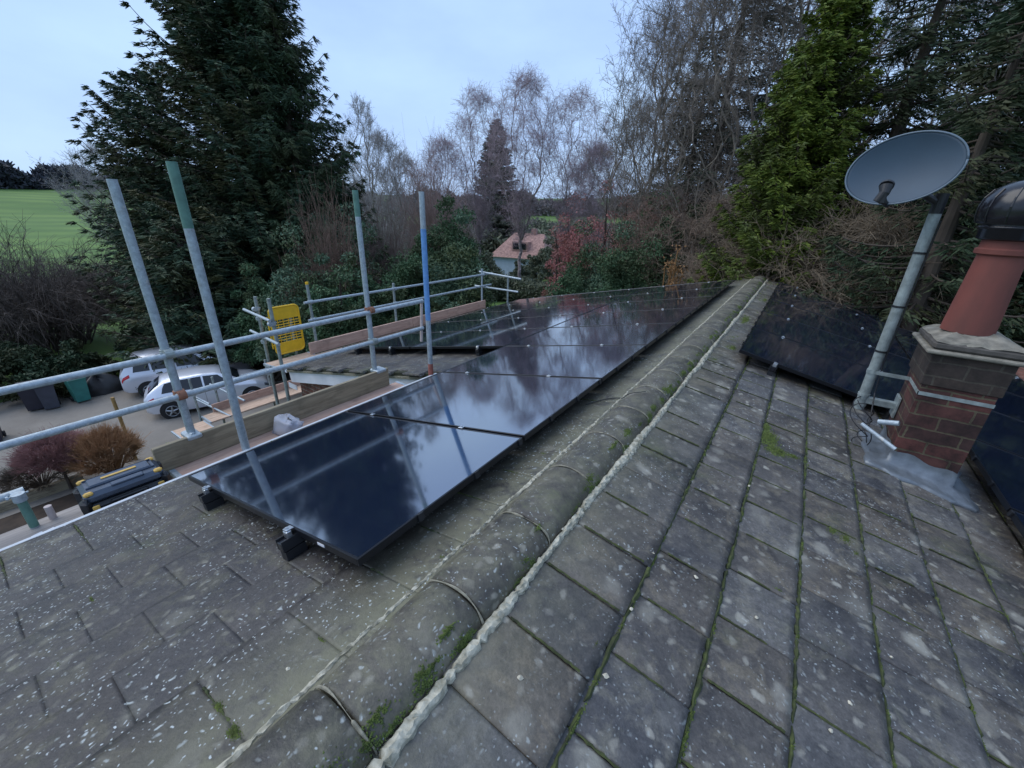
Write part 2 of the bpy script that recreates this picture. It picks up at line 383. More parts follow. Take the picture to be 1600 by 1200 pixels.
def tile_slope(side, courses, y0, y1, wd, offs, name, mat, keep=lambda s, y: True, g=.0022, step=.019, edge=.004):
    V = []; F = []; k = 4
    P = RPt if side > 0 else LPt
    for ci in range(len(courses) - 1):
        sa, sb = courses[ci] - .025, courses[ci + 1]
        o = offs + (wd / 2 if ci % 2 else 0)
        n0 = int(math.floor((y0 - o) / wd)); n1 = int(math.ceil((y1 - o) / wd))
        for j in range(n0, n1):
            ya, yb = o + j * wd, o + (j + 1) * wd
            ya2, yb2 = max(ya, y0), min(yb, y1)
            if yb2 - ya2 < .04 or not keep((sa + sb) / 2, (ya + yb) / 2): continue
            lift = rnd.uniform(-.0025, .003); sj = rnd.uniform(-.006, .006); tw = rnd.uniform(-.0035, .0035)
            if side < 0: lift *= .35; tw *= .25
            us = [0, .06, .92, 1]; vs = [0, .04, .96, 1]; base = len(V)
            for u in us:
                for v in vs:
                    s = sa + (sb + sj - sa) * u; y = ya2 + g + (yb2 - ya2 - 2 * g) * v
                    h = .018 - step + step * u + lift + tw * (v - .5) * 2 * u
                    if v in (0, 1): h -= edge; y += rnd.uniform(-.002, .002) * (1 if side > 0 else .15)
                    if u == 1: h -= .005; s += rnd.uniform(-.004, .004)
                    V.append(P(s, y, h))
            ring = [0, 1, 2, 3, 7, 11, 15, 14, 13, 12, 8, 4]
            for r in ring:
                u = us[r // 4]; v = vs[r % 4]
                s = sa + (sb + sj - sa) * u - (.003 if u == 1 else 0); y = ya2 + g + (yb2 - ya2 - 2 * g) * v
                V.append(P(s, y, -.03 if u == 0 else -.014 + .005 * u))
            for a in range(3):
                for b in range(3):
                    q = base + a * 4 + b; f = (q, q + 4, q + 5, q + 1); F.append(f if side < 0 else f[::-1])
            for i in range(12):
                a = base + ring[i]; b = base + ring[(i + 1) % 12]; c = base + 16 + (i + 1) % 12; d = base + 16 + i
                F.append((a, b, c, d) if side < 0 else (d, c, b, a))
    return npmesh(name, V, F, mat, house, off=house.location)

cr_ = [.10, .515] + [.80 + .2885 * i for i in range(13)]
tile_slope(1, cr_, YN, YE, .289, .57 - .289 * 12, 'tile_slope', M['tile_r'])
cl_ = [.10, .53] + [.82 + .289 * i for i in range(20)]
cl_ = [s for s in cl_ if s < SX + .02]
cl_[7] = 2.56
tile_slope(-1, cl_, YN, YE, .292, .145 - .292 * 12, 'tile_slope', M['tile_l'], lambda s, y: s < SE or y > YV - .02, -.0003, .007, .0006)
# bedding sheet under the tiles, seen green and dark in the joints
mb = MB()
def slab(P, s0, s1, y0, y1, h0, h1):
    vs = [P(s, y, h) for h in (h0, h1) for s, y in ((s0, y0), (s1, y0), (s1, y1), (s0, y1))]
    mb.add(vs, [(0, 1, 2, 3), (4, 7, 6, 5), (0, 4, 5, 1), (1, 5, 6, 2), (2, 6, 7, 3), (3, 7, 4, 0)])
slab(RPt, 0, 4.25, YN, YE - .01, -.05, -.0045); slab(LPt, 0, SE - .02, YN, YE - .01, -.05, -.0045)
slab(LPt, SE - .02, SX - .02, YV + .02, YE - .01, -.05, -.0045)
mb.build('roof_deck', M['moss_dark'], house)

RW, RZ0, RH = .136, -.034, .088
# moss creeping along the joints
def moss_lines():
    mb = MB(); r2 = random.Random(9)
    for P, cs, lim, pr, sc2 in ((RPt, cr_, 2.6, .995, 1.25), (LPt, cl_, 2.5, .30, .7)):
        for s in cs[1:]:
            if s > lim: continue
            y = -.8
            while y < 9.5:
                ln = r2.uniform(.10, .5)
                if r2.random() < pr:
                    pts = []; rad = []; t = 0
                    while t <= ln:
                        pts.append(P(s + .007 + r2.uniform(-.003, .004), y + t, .003)); rad.append(sc2 * r2.uniform(.003, .0095) * (1 if y < 3.6 else .7)); t += .022
                    if len(pts) > 2: rad[0] = rad[-1] = .002; mb.tube(pts, rad, 5)
                y += ln
    for P, cs, wd, off, lim, pr in ((RPt, cr_, .289, .57, 1.7, .75), (LPt, cl_, .292, .145, 2.3, .55)):
        for ci in range(len(cs) - 1):
            if cs[ci] > lim: continue
            for j in range(-5, 14):
                y = off + j * wd + (wd / 2 if ci % 2 else 0)
                if y < -.7 or r2.random() > pr: continue
                s0 = max(cs[ci], .15) + r2.uniform(0, .06); s1 = cs[ci + 1] - (r2.uniform(.0, .10) if P is RPt else r2.uniform(0, .17))
                pts = []; rad = []; t = s0
                while t < s1: pts.append(P(t, y + r2.uniform(-.002, .002), .001 + .014 * (t - cs[ci]) / .29)); rad.append(r2.uniform(.0025, .0055) if P is RPt else r2.uniform(.0015, .0070)); t += .012
                if len(pts) > 2: mb.tube(pts, rad, 5)
    return mb
tag(moss_lines().build('joint_moss', simple('olive_moss', (.052, .064, .018), .95, 0, .7, 25, .5, (.018, .022, .010)), house), kind='stuff')

def tufts(spots, name, mat, parent, seed=1):
    r = np.random.default_rng(seed); V = []; F = []
    for (c, nrm, ru, rv, n, h) in spots:
        c = np.array(c); nrm = np.array(nrm) / np.linalg.norm(nrm)
        u = np.cross(nrm, (0, 1, 0)); u /= np.linalg.norm(u); vv = np.array((0., 1, 0))
        for _ in range(n):
            a = r.uniform(0, 6.28); q = abs(r.normal(0, .45)); q = min(q, 1.1)
            p = c + u * ru * q * math.cos(a) + vv * rv * q * math.sin(a)
            hh = h * r.uniform(.3, 1) * (1.15 - q * .8); s = r.uniform(.0015, .0045)
            d = nrm * hh + r.normal(0, .5, 3) * hh * .5
            b = len(V); a2 = r.uniform(0, 6.28); e1 = (u * math.cos(a2) + vv * math.sin(a2)) * s; e2 = (-u * math.sin(a2) + vv * math.cos(a2)) * s
            V += [p - e1 - e2 - nrm * .003, p + e1 - e2 - nrm * .003, p + e2 * 1.4 - nrm * .003, p + d]
            F += [(b, b + 1, b + 3), (b + 1, b + 2, b + 3), (b + 2, b, b + 3)]
    return npmesh(name, V, F, mat, parent, off=parent.location if parent else None)
nR = (SA, 0, CA); nL = (-SA, 0, CA)
def rs_(px, py):     # pixel -> right slope point
    v = ray(px, py); n = np.array(nR); t = -(CAM @ n) / (v @ n); return CAM + v * t + n * .008
def ls_(px, py):
    v = ray(px, py); n = np.array(nL); t = -(CAM @ n) / (v @ n); return CAM + v * t + n * .008
sp = []
for px, py, ru, rv, n, h in ((1200, 685, .08, .13, 1500, .016), (1215, 708, .10, .10, 1300, .016), (1238, 716, .09, .06, 900, .016), (1195, 668, .04, .08, 500, .012), (1320, 845, .05, .09, 700, .013), (1335, 868, .04, .05, 400, .012), (1300, 832, .03, .04, 200, .012), (1215, 925, .05, .012, 160, .01), (1145, 545, .06, .14, 400, .015), (1165, 500, .07, .3, 700, .015), (1130, 520, .05, .2, 400, .014), (1195, 470, .08, .4, 500, .015), (1335, 905, .04, .03, 120, .01), (1095, 690, .02, .1, 200, .01), (930, 1010, .015, .08, 200, .01)):
    sp.append((rs_(px, py), nR, ru, rv, n, h))
for px, py, ru, rv, n, h in ((345, 1110, .05, .018, 420, .014), (368, 1150, .05, .025, 500, .014), (470, 975, .05, .012, 260, .01), (505, 1005, .06, .012, 320, .01), (345, 770, .05, .02, 60, .008), (690, 875, .04, .03, 160, .01), (850, 712, .05, .03, 120, .01), (205, 1060, .07, .015, 260, .01), (145, 940, .06, .012, 160, .01), (290, 930, .05, .01, 140, .01), (95, 1045, .07, .02, 200, .01), (570, 885, .05, .02, 120, .01)):
    sp.append((ls_(px, py), nL, ru, rv, n, h))
q_ = random.Random(21)
for yy, cnt, L_ in ((.62, 6, .12), (.30, 6, .12), (1.10, 4, .15), (1.62, 6, .2), (2.3, 8, .35), (2.9, 9, .35), (3.6, 12, .5), (4.6, 16, .7), (6.0, 20, .9), (7.6, 22, .9), (9.3, 20, .9), (10.6, 14, .6)):
    for k_ in range(cnt):
        t_ = R_(q_.uniform(8, 58)); y_ = yy + q_.uniform(-L_, L_); px_, _, pz_ = RW * math.cos(t_), 0, RZ0 + RH * math.sin(t_) ** .9
        sp.append(((px_, y_, pz_ + .001), (math.cos(t_) * .7, 0, math.sin(t_) + .2), q_.uniform(.012, .034), q_.uniform(.03, .10), int(130 if yy < 4 else 80), .008))
for k_ in range(46):
    y_ = q_.uniform(4.2, 11.0); sp.append((RPt(q_.uniform(.2, .40), y_, .004), nR, q_.uniform(.03, .07), q_.uniform(.05, .16), 90, .010))
for k_ in range(230):
    y_ = q_.uniform(.0, 5.5); ci = q_.choice([1, 1, 2, 2, 3, 3, 4, 5, 6]); sp.append((RPt(cr_[ci] + .010, y_, .002), nR, q_.uniform(.006, .014), q_.uniform(.02, .09), 80, q_.uniform(.008, .014)))
tag(tufts(sp, 'moss_cushion', M['moss'], house), kind='stuff')

# ridge: half-round tiles bedded on mortar
def ridge_pt(t, y, e=0.0):
    return ((RW + e) * math.cos(t), y, RZ0 + (RH + e) * math.sin(t) ** .9 if math.sin(t) > 0 else RZ0)
y = .323 - .4555 * 7; k = 0; rr = random.Random(2)
while y < YE - .05:
    ya, yb = y + .006, min(y + .4555 - .006, YE); mb = MB(); n = 14; yy = [ya, ya + .012, (ya + yb) / 2, yb - .012, yb]
    j = rr.uniform(-.003, .003); vs = []; fs = []
    for q, yv in enumerate(yy):
        for i in range(n + 1):
            t = math.pi * i / n; p = ridge_pt(t, yv, -.004 if q in (0, 4) else j); vs.append((p[0] + rr.uniform(-.001, .001), p[1], p[2] + rr.uniform(-.001, .001)))
    for q in range(4):
        for i in range(n):
            a = q * (n + 1) + i; fs.append((a, a + 1, a + n + 2, a + n + 1)[::-1])
    o = len(vs); vs += [(0, ya, RZ0), (0, yb, RZ0)]
    for i in range(n): fs += [(o, i, i + 1), (o + 1, 4 * (n + 1) + i + 1, 4 * (n + 1) + i)]
    mb.add(vs, fs).build('ridge_tile', M['ridge'], house, smooth_=True)
    y += .4555; k += 1
# mortar between ridge tiles and along both edges
mb = MB(); y = .323 - .4555 * 7
while y < YE - .1:
    pts = []; rad = []
    t = .06
    while t < 3.1:
        p = ridge_pt(t, y + .004 * math.sin(t * 3 + y * 5), -.002); pts.append(p)
        rad.append(.0038 + .0016 * math.sin(t * 5 + y * 9) + rr.uniform(-.0004, .0004) if not (1.9 < t + math.sin(y * 7) < 2.3) else .0008); t += .05
    mb = MB(); mb.tube(pts, rad, 6); mb.build('joint_mortar', M['mortar2'], house); y += .4555
def bead(P, s, w0, w1, h, y0, y1, name, mat, seed):
    r = random.Random(seed); mb = MB(); vs = []; fs = []; y = y0; wob = 0; i = 0
    while y < y1:
        wob = .9 * wob + r.uniform(-.0025, .0025); wd = (r.uniform(w0, w1) if r.random() > .06 else w0 * .45) * (1 + .25 * math.sin(y * 3.1 + seed) + .15 * math.sin(y * 9.3))
        for k, (a, hh) in enumerate(((-.5, -.004), (-.34, .75), (-.1, 1), (.15, .92), (.36, .55), (.5, -.004))):
            vs.append(P(s + wob + wd * a + r.uniform(-.0022, .0022), y + r.uniform(-.0025, .0025), (h * hh * r.uniform(.6, 1.1) if hh > 0 else hh) + .003))
        if i:
            for k in range(5):
                q = (i - 1) * 6 + k; f = (q, q + 1, q + 7, q + 6); fs.append(f if P is RPt else f[::-1])
        y += .012; i += 1
    mb.add(vs, fs).build(name, mat, house)
bead(RPt, .156, .034, .050, .024, YN, YE, 'mortar_bed', M['mortar'], 1)
bead(LPt, .160, .020, .030, .020, YN, YE, 'mortar_bed', M['mortar'], 2)

# walls, fascias, gutters, barge board
mb = MB()
mb.span((-2.35, YN + .1, ZG), (3.95, YE - .25, -.60))
mb.build('wall', M['brickwall'], house)
mb = MB(); mb.add([(-2.36, 3.42, ZG), (-6.0, 3.42, ZG), (-6.0, YE - .25, ZG), (-2.36, YE - .25, ZG), (-2.36, 3.42, -.64), (-6.0, 3.42, -1.38), (-6.0, YE - .25, -1.38), (-2.36, YE - .25, -.64)],
   [(0, 1, 5, 4), (1, 2, 6, 5), (2, 3, 7, 6), (4, 5, 6, 7)])
mb.build('wall', M['brickwall'], house)
mb = MB()      # barge board along the verge, undercloak and fascia
def barge(s0, s1, y0, y1, h0, h1):
    vs = [LPt(s, y, h) for h in (h0, h1) for s, y in ((s0, y0), (s1, y0), (s1, y1), (s0, y1))]
    mb.add(vs, [(0, 1, 2, 3), (4, 7, 6, 5), (0, 4, 5, 1), (1, 5, 6, 2), (2, 6, 7, 3), (3, 7, 4, 0)])
barge(SE + .03, SX - .02, YV + .035, YV + .06, -.27, -.085)
barge(SE + .03, SX - .02, YV + .062, YV + .16, -.27, -.25)
mb.build('barge_board', M['white'], house)
mb = MB(); barge(SE + .0, SX, YV + .005, YV + .10, -.083, -.052)
mb.build('verge_mortar', M['mortar2'], house)
mb = MB(); mb.span((-2.44, YN, -.70), (-2.42, YV + .03, -.565)); mb.span((-6.11, YV + .06, -1.48), (-6.09, YE, -1.345)); mb.span((-2.42, YN, -.70), (-2.35, YV + .03, -.685))
mb.build('fascia', M['white'], house)
def gutter(X, z, y0, y1):
    mb = MB(); n = 10; vs = []; fs = []
    for y in (y0, y1):
        for rr_, sg in ((.052, 1), (.047, -1)):
            for i in range(n + 1):
                t = math.pi + math.pi * i / n; vs.append((X + rr_ * math.cos(t), y, z + rr_ * math.sin(t)))
    m_ = n + 1
    for i in range(n): fs += [(i, i + 1, 2 * m_ + i + 1, 2 * m_ + i), (m_ + i, 3 * m_ + i, 3 * m_ + i + 1, m_ + i + 1)]
    fs += [(0, 2 * m_, 3 * m_, m_), (n, m_ + n, 3 * m_ + n, 2 * m_ + n)]
    mb.add(vs, fs); mb.tube([(X - .052, y0, z + .002), (X - .052, y1, z + .002)], 0.016, 8)
    g = mb.build('gutter', M['gutter'], house); return g
g = gutter(-2.512, -.551, YN, YV + .03)
for y in np.arange(-2.6, 3.3, .9):
    mb = MB(); mb.span((-2.566, y, -.545), (-2.44, y + .03, -.539)); mb.build('gutter_clip', M['gutter'], g)
gutter(-6.165, -1.36, YV + .03, YE)
mb = MB(); mb.box((-6.14, 3.36, -1.68), (.25, .01, .09)); mb.build('wall_sign', M['white'], house)
mb = MB()
for yw in (6.2, 9.0): mb.span((-6.012, yw, -4.0), (-6.002, yw + 1.2, -2.8))
mb.build('window', M['black_gloss'], house)
# small loose leaves and bird droppings lying on the tiles
mb = MB(); r_ = random.Random(8)
for px, py, side in ((1019, 868, 1), (1169, 762, 1), (452, 1050, 0), (582, 1063, 0), (1325, 1102, 1), (1086, 905, 1), (878, 830, 1), (812, 1063, 1), (1180, 968, 1), (1390, 1030, 1), (1105, 1045, 1), (945, 1060, 1), (1295, 1145, 1), (985, 955, 1)):
    c = (rs_ if side else ls_)(px, py); n = nR if side else nL; s = r_.uniform(.004, .008); a = r_.uniform(0, 3.1)
    rim = [(math.cos(a + i * .785) * s * (1.6 if i % 4 == 0 else 1), math.sin(a + i * .785) * s * (1.2), r_.uniform(.004, .010)) for i in range(8)]
    vs = [(c[0] + x, c[1] + y, c[2] + z) for x, y, z in rim] + [(c[0], c[1], c[2] + .013), (c[0], c[1], c[2] - .002)]
    mb.add(vs, [(i, (i + 1) % 8, 8) for i in range(8)] + [((i + 1) % 8, i, 9) for i in range(8)])
tag(mb.build('leaf_litter', simple('pale_litter', (.52, .48, .38), .8, 0, .3, 30)), kind='stuff', label='pale bits of leaf and grit scattered on the roof tiles')
# black cable crossing the ridge
pts = []
for i in range(22):
    t = i / 21; X = -.36 + .36 * t; y = 2.66 + .30 * t + .06 * math.sin(t * 5)
    r2 = abs(X); z = -SA / CA * abs(X) + .022
    if r2 < .15: z = max(z, RZ0 + RH * math.sqrt(max(0, 1 - (X / (RW + .006)) ** 2)) + .012)
    pts.append((X, y, z))
tag(MB().tube(pts, .0032, 8).build('cable', M['black']), 'thin black cable coming out from under the panels over the ridge tiles', 'cable')

# ---------------------------------------------------------------- solar panels
PH = .139
def make_panel(Ls, side):
    """local x down/up the slope, y along the ridge"""
    root = thing('solar_panel', None, None)
    W_ = 1.134; f = .011; T = .034
    x0, x1 = (-Ls, 0) if side < 0 else (0, Ls)
    mb = MB()
    mb.span((x0, 0, -T), (x0 + f, W_, 0), .0015); mb.span((x1 - f, 0, -T), (x1, W_, 0), .0015)
    mb.span((x0 + f, 0, -T), (x1 - f, f, 0), .0015); mb.span((x0 + f, W_ - f, -T), (x1 - f, W_, 0), .0015)
    mb.span((x0 + f, f, -.012), (x1 - f, W_ - f, -.008))
    mb.build('frame', M['frame'], root)
    Xe = x1 + .004 if side < 0 else x0 - .004
    for q in (.28, .62, .97): mb = MB(); mb.span((Xe - .006, q * W_ - .015, -.034), (Xe + .005, q * W_ + .015, .004), .001); mb.build('clip', M['black'], root)
    g = MB(); g.span((x0 + f, f, -.0075), (x1 - f, W_ - f, -.0022)); g.build('glass', M['glass'], root)
    return root
PW = 1.154; Y0 = .6543
def set_panel(o, side, s0, y, lab):
    P = (LPt if side < 0 else RPt)(s0, y, PH)
    o.location = P; o.rotation_euler = (0, -A if side < 0 else A, 0)
    tag(o, lab, 'solar panel', 'solar panels on the left roof slope' if side < 0 else 'solar panels on the right roof slope')
    jit = rnd.uniform(-.0012, .0012); o.rotation_euler.x = rnd.uniform(-.0015, .0015); o.rotation_euler.y += jit
ordn = ['nearest', 'second nearest', 'third nearest', 'fourth nearest', 'fifth nearest', 'sixth nearest', 'second farthest', 'farthest']
base_l = make_panel(1.80, -1); first = True
for i in range(8):
    o = base_l if i == 0 else copy_tree(base_l)
    set_panel(o, -1, .349, Y0 + PW * i, ('black solar panel beside the ridge on the left slope, %s in the ridge row' % ordn[i]) if i else 'large black solar panel in the foreground, nearest of the row left of the ridge')
ordm = ['nearest', 'second nearest', 'middle', 'second farthest', 'farthest']
for c, s0 in ((0, 2.169), (1, 3.989)):
    for i in range(5):
        o = copy_tree(base_l)
        set_panel(o, -1, s0, Y0 + PW * (i + 3), 'black solar panel, %s of five in the %s' % (ordm[i], 'column below the ridge column' if c == 0 else 'lowest column by the far eave'))
base_r = make_panel(1.75, 1)
for i in range(5):
    o = base_r if i == 0 else copy_tree(base_r)
    set_panel(o, 1, .40, 4.6 + PW * i, 'black solar panel right of the ridge and behind the dish mast, %s of five' % ordm[i])
for i in range(6):
    o = copy_tree(base_r)
    set_panel(o, 1, 2.17, 4.6 + PW * (i - 2), 'black solar panel on the right slope beyond the brick chimney, %s from the viewer' % ['first', 'second', 'third', 'fourth', 'fifth', 'sixth'][i])

# mounting rails with their clamps
def rail(side, s, y0, y1, lab, mids, hook=True):
    P = LPt if side < 0 else RPt; sg = side
    root = thing('mounting_rail', lab, 'rail', P(s, y0, .06), 0, 'rails under the solar panels')
    Rm = Matrix.Rotation(-A if side < 0 else A, 3, 'Y')
    mb = MB(); c = P(s, (y0 + y1) / 2, .082)
    mb.box(c, (.040, y1 - y0, .042), Rm, .003); mb.build('rail_bar', M['black_gloss'], root)
    mb = MB()
    for ds in (-.024, .024): mb.box(P(s + ds, (y0 + .0 + y0 + .12) / 2, .088), (.006, .12, .05), Rm)
    mb.box(P(s, y0 + .05, .03), (.05, .09, .055), Rm); mb.build('roof_hook', M['black'], root)
    for q, ym in enumerate(mids):
        mb = MB(); end = (q == 0 or q == len(mids) - 1)
        if end:
            yy = ym - .016 if q == 0 else ym + .016
            mb.box(P(s, yy, .121), (.035, .024, .034), Rm, .003); mb.box(P(s, yy + (.008 if q == 0 else -.008), PH + .004), (.034, .034, .005), Rm, .001)
        else: mb.box(P(s, ym, PH + .003), (.034, .028, .005), Rm, .001)
        c = P(s, ym + (-.014 if (end and q == 0) else 0), PH + .005)
        up = Vector(P(s, 0, 1)) - Vector(P(s, 0, 0))
        mb.tube([Vector(c), Vector(c) + up * .008], .0075, 8)
        mb.build('clamp', M['alu'], root)
gaps = lambda a, b: [Y0 + PW * a - .008] + [Y0 + PW * i - .01 for i in range(a + 1, b)] + [Y0 + PW * b - .014]
rail(-1, .84, Y0 - .07, Y0 + 8 * PW, 'upper black mounting rail poking out under the foreground panel', gaps(0, 8))
rail(-1, 1.79, Y0 - .06, Y0 + 8 * PW, 'lower black mounting rail poking out under the foreground panel near its left corner', gaps(0, 8))
for s, n in ((2.60, 'highest'), (3.50, 'second highest'), (4.42, 'second lowest'), (5.33, 'lowest')):
    rail(-1, s, Y0 + 3 * PW - .05, Y0 + 8 * PW, 'mounting rail end under the far left panels above the lower roof, %s of four' % n, gaps(3, 8))
gr = lambda a, b: [4.6 + PW * a - .008] + [4.6 + PW * i - .01 for i in range(a + 1, b)] + [4.6 + PW * b - .014]
rail(1, .74, 4.55, 4.6 + 5 * PW, 'mounting rail under the right panels close to the ridge', gr(0, 5))
rail(1, 1.72, 4.55, 4.6 + 5 * PW, 'mounting rail under the right panels behind the dish mast', gr(0, 5))
rail(1, 2.6, 2.25, 4.6 + 4 * PW, 'mounting rail under the panels beyond the chimney, upper one', gr(-2, 4))
rail(1, 3.5, 2.25, 4.6 + 4 * PW, 'mounting rail under the panels beyond the chimney, lower one', gr(-2, 4))
Rm = Matrix.Rotation(-A, 3, 'Y')
mb = MB()
for s, d in ((.78 - .17, .05),): mb.box(LPt(s, Y0 - .001, PH - .018), (d, .002, .012), Rm)
tag(mb.build('sticker', M['white']), 'small white sticker on the near frame edge of the foreground panel', 'sticker')

# ---------------------------------------------------------------- chimney, mast and dish
ch = thing('chimney', 'brown brick chimney with stone cap and red clay pot on the right slope', 'chimney', (1.75, 3.85, -.45))
cx0, cx1, cy0, cy1 = 1.575, 1.925, 3.60, 4.02
mb = MB(); mb.span((cx0, cy0, -.62), (cx1, cy1, .31)); mb.build('brick_stack', M['brick'], ch)
mb = MB(); mb.span((cx0 - .014, cy0 - .014, .311), (cx1 + .014, cy1 + .014, .525), .004); mb.build('corbel', M['brick_dark'], ch)
mb = MB(); mb.span((cx0 - .035, cy0 - .035, .552), (cx1 + .035, cy1 + .035, .602), .014); mb.build('cap_slab', M['concrete_dark'], ch)
mb = MB(); mb.span((cx0 - .058, cy0 - .058, .526), (cx1 + .058, cy1 + .058, .5515), .008); mb.build('ledge', M['concrete'], ch)
def flaunch():
    n = 16; vs = []; fs = []; r = random.Random(3)
    hx, hy = (cx1 - cx0) / 2 + .030, (cy1 - cy0) / 2 + .030; cxx, cyy = (cx0 + cx1) / 2, (cy0 + cy1) / 2
    for j, (f, z) in enumerate(((1, .60), (1.0, .612), (.82, .635), (.6, .66), (.3, .67))):
        for i in range(n * 2):
            t = 2 * math.pi * i / (n * 2); c, s = math.cos(t), math.sin(t); m_ = max(abs(c), abs(s)); k = (1 / m_) * (1 - .25 * j / 4) if m_ else 1
            vs.append((cxx + c * k * hx * f + r.uniform(-.005, .005), cyy + s * k * hy * f + r.uniform(-.005, .005), z + r.uniform(-.006, .006)))
    for j in range(4):
        for i in range(n * 2): a = j * n * 2 + i; b = j * n * 2 + (i + 1) % (n * 2); fs.append((a, b, b + n * 2, a + n * 2))
    fs.append(tuple(range(4 * n * 2, 5 * n * 2)))
    return MB().add(vs, fs)
flaunch().build('cap', M['concrete'], ch)
pcx, pcy = (cx0 + cx1) / 2 - .04, (cy0 + cy1) / 2 - .02
pot = MB().lathe((pcx, pcy, .65), [(.127, 0), (.125, .06), (.107, .45), (.107, .465), (.126, .475), (.128, .50), (.114, .51), (.112, .60), (.10, .60)], 32).build('chimney_pot', M['terracotta'], ch, smooth_=True)
md = pot.modifiers.new('es', 'EDGE_SPLIT'); md.split_angle = R_(40)
cw = MB().lathe((pcx, pcy, 1.20), [(.115, 0), (.145, .01), (.148, .06), (.162, .065), (.162, .078), (.145, .082), (.175, .095), (.186, .13), (.188, .18), (.178, .23), (.150, .275), (.10, .31), (.05, .325), (.0, .328)], 36)
cw.build('cowl', M['black_gloss'], ch, smooth_=True)
mb = MB()
for i in range(12):
    a = 2 * math.pi * i / 12; mb.tube([(pcx + f * math.cos(a), pcy + f * math.sin(a), 1.20 + z) for f, z in ((.175, .095), (.187, .13), (.189, .18), (.179, .23), (.150, .277))], .005, 6)
mb.build('cowl_rib', M['black_gloss'], ch)
# lead flashing dressed over the tiles round the base
def lead():
    vs = []; fs = []; r = random.Random(6); n = 44
    path = []        # (inner xy, outer xy)
    def on(x, y, h): return (x, y, -x * SA / CA + h)
    loop = [(cx0, cy1), (cx0, cy0), (cx1, cy0), (cx1, cy1)]; out = [(-.13, .05), (-.13, -.13), (.12, -.15), (.14, .05)]
    seg = []
    for a in range(3):
        for i in range(12):
            t = i / 12; p = [loop[a][k] * (1 - t) + loop[a + 1][k] * t for k in (0, 1)]; q = [out[a][k] * (1 - t) + out[a + 1][k] * t for k in (0, 1)]; seg.append((p, q))
    for i, (p, q) in enumerate(seg):
        wv = 1 + .12 * math.sin(i * 1.3) + r.uniform(-.05, .05)
        d = (q[0] * wv, q[1] * wv); ln = math.hypot(*d); e = (d[0] / ln, d[1] / ln)
        P0 = on(p[0], p[1], 0); 
        vs += [(p[0] + e[0] * .006, p[1] + e[1] * .006, P0[2] + .15 + .012 * math.sin(i * .9)), (p[0] + e[0] * .012, p[1] + e[1] * .012, P0[2] + .055),
               on(p[0] + d[0] * .35, p[1] + d[1] * .35, .036 + r.uniform(-.004, .006)), on(p[0] + d[0] * .7, p[1] + d[1] * .7, .027 + r.uniform(-.004, .006)), on(p[0] + d[0], p[1] + d[1], .022 + r.uniform(-.002, .012)), on(p[0] + d[0], p[1] + d[1], .004)]
    for i in range(len(seg) - 1):
        for k in range(5): a = i * 6 + k; fs.append((a, a + 1, a + 7, a + 6))
    return MB().add(vs, fs)
lead().build('lead_flashing', M['lead'], ch, smooth_=True)

MX, MY = 1.365, 3.93
mast = thing('dish_mast', 'grey steel mast strapped to the left side of the brick chimney', 'mast', (MX, MY, -.05))
mb = MB(); mb.tube([(MX, MY, -.06), (MX, MY, 1.44)], .033, 18); mb.build('pole', M['galv_old'], mast)
mb = MB()
for z in (.40, .73, 1.09): mb.tube([(MX, MY, z), (MX, MY, z + .014)], .037, 14)
mb.build('tape_band', M['black'], mast)
mb = MB(); mb.span((MX - .04, MY - .034, .235), (cx0 - .001, MY - .029, .262)); mb.span((cx0 - .006, cy0 - .006, .236), (cx1 + .004, cy0 - .001, .260)); mb.span((cx0 - .006, cy0 - .006, .2365), (cx0 - .001, MY - .03, .2595))
mb.tube([(MX, MY, .235), (MX, MY, .262)], .038, 14)
mb.build('strap', M['galv_old'], mast)
mb = MB(); mb.box((MX + .10, MY, .02), (.22, .045, .05), None, .004); mb.box((cx0 - .012, MY, .02), (.014, .12, .16), None, .002); mb.tube([(MX, MY, -.03), (MX, MY, .0)], .038, 12); mb.tube([(MX, MY, .05), (MX, MY, .07)], .038, 12)
mb.build('bracket', M['galv_old'], mast)
mb = MB(); a = Vector(onY(1346, 662, 3.62)); b = Vector(onY(1399, 702, 3.50))
mb.tube([a, b], .014, 12); mb.build('stay_tube', M['galv'], mast); mb = MB(); mb.tube([Vector((cx0 - .02, 3.62, .00)), Vector((cx0 - .12, 3.66, -.035))], .018, 12); mb.build('stay_tube', M['galv'], mast)
mb = MB(); r_ = random.Random(4)
for k in range(4):
    pts = []; ph = k * 1.7
    for i in range(40):
        t = i / 39; a = ph + t * 9; rr_ = .035 + .03 * math.sin(t * 3 + k)
        q = [MX - .02 + .02 * k + rr_ * math.cos(a) + .05 * t, MY - .10 - .16 * t + rr_ * math.sin(a) * 1.3, .02 - .26 * t + .03 * math.sin(a * .7)]
        q[2] = max(q[2], -q[0] * SA / CA + .03); pts.append(q)
    mb.tube(pts, .0035, 6)
tag(mb.build('coiled_cables', M['black']), 'tangle of thin black cables at the foot of the dish mast', 'cable')
# conduit down the mast
mb = MB(); mb.tube([(MX + .038, MY - .018, 1.3), (MX + .038, MY - .018, .30), (MX + .05, MY - .05, .10), (MX + .07, MY - .2, -.15)], .0045, 8)
tag(mb.build('aerial_cable', M['black']), 'black cable taped down the dish mast', 'cable')

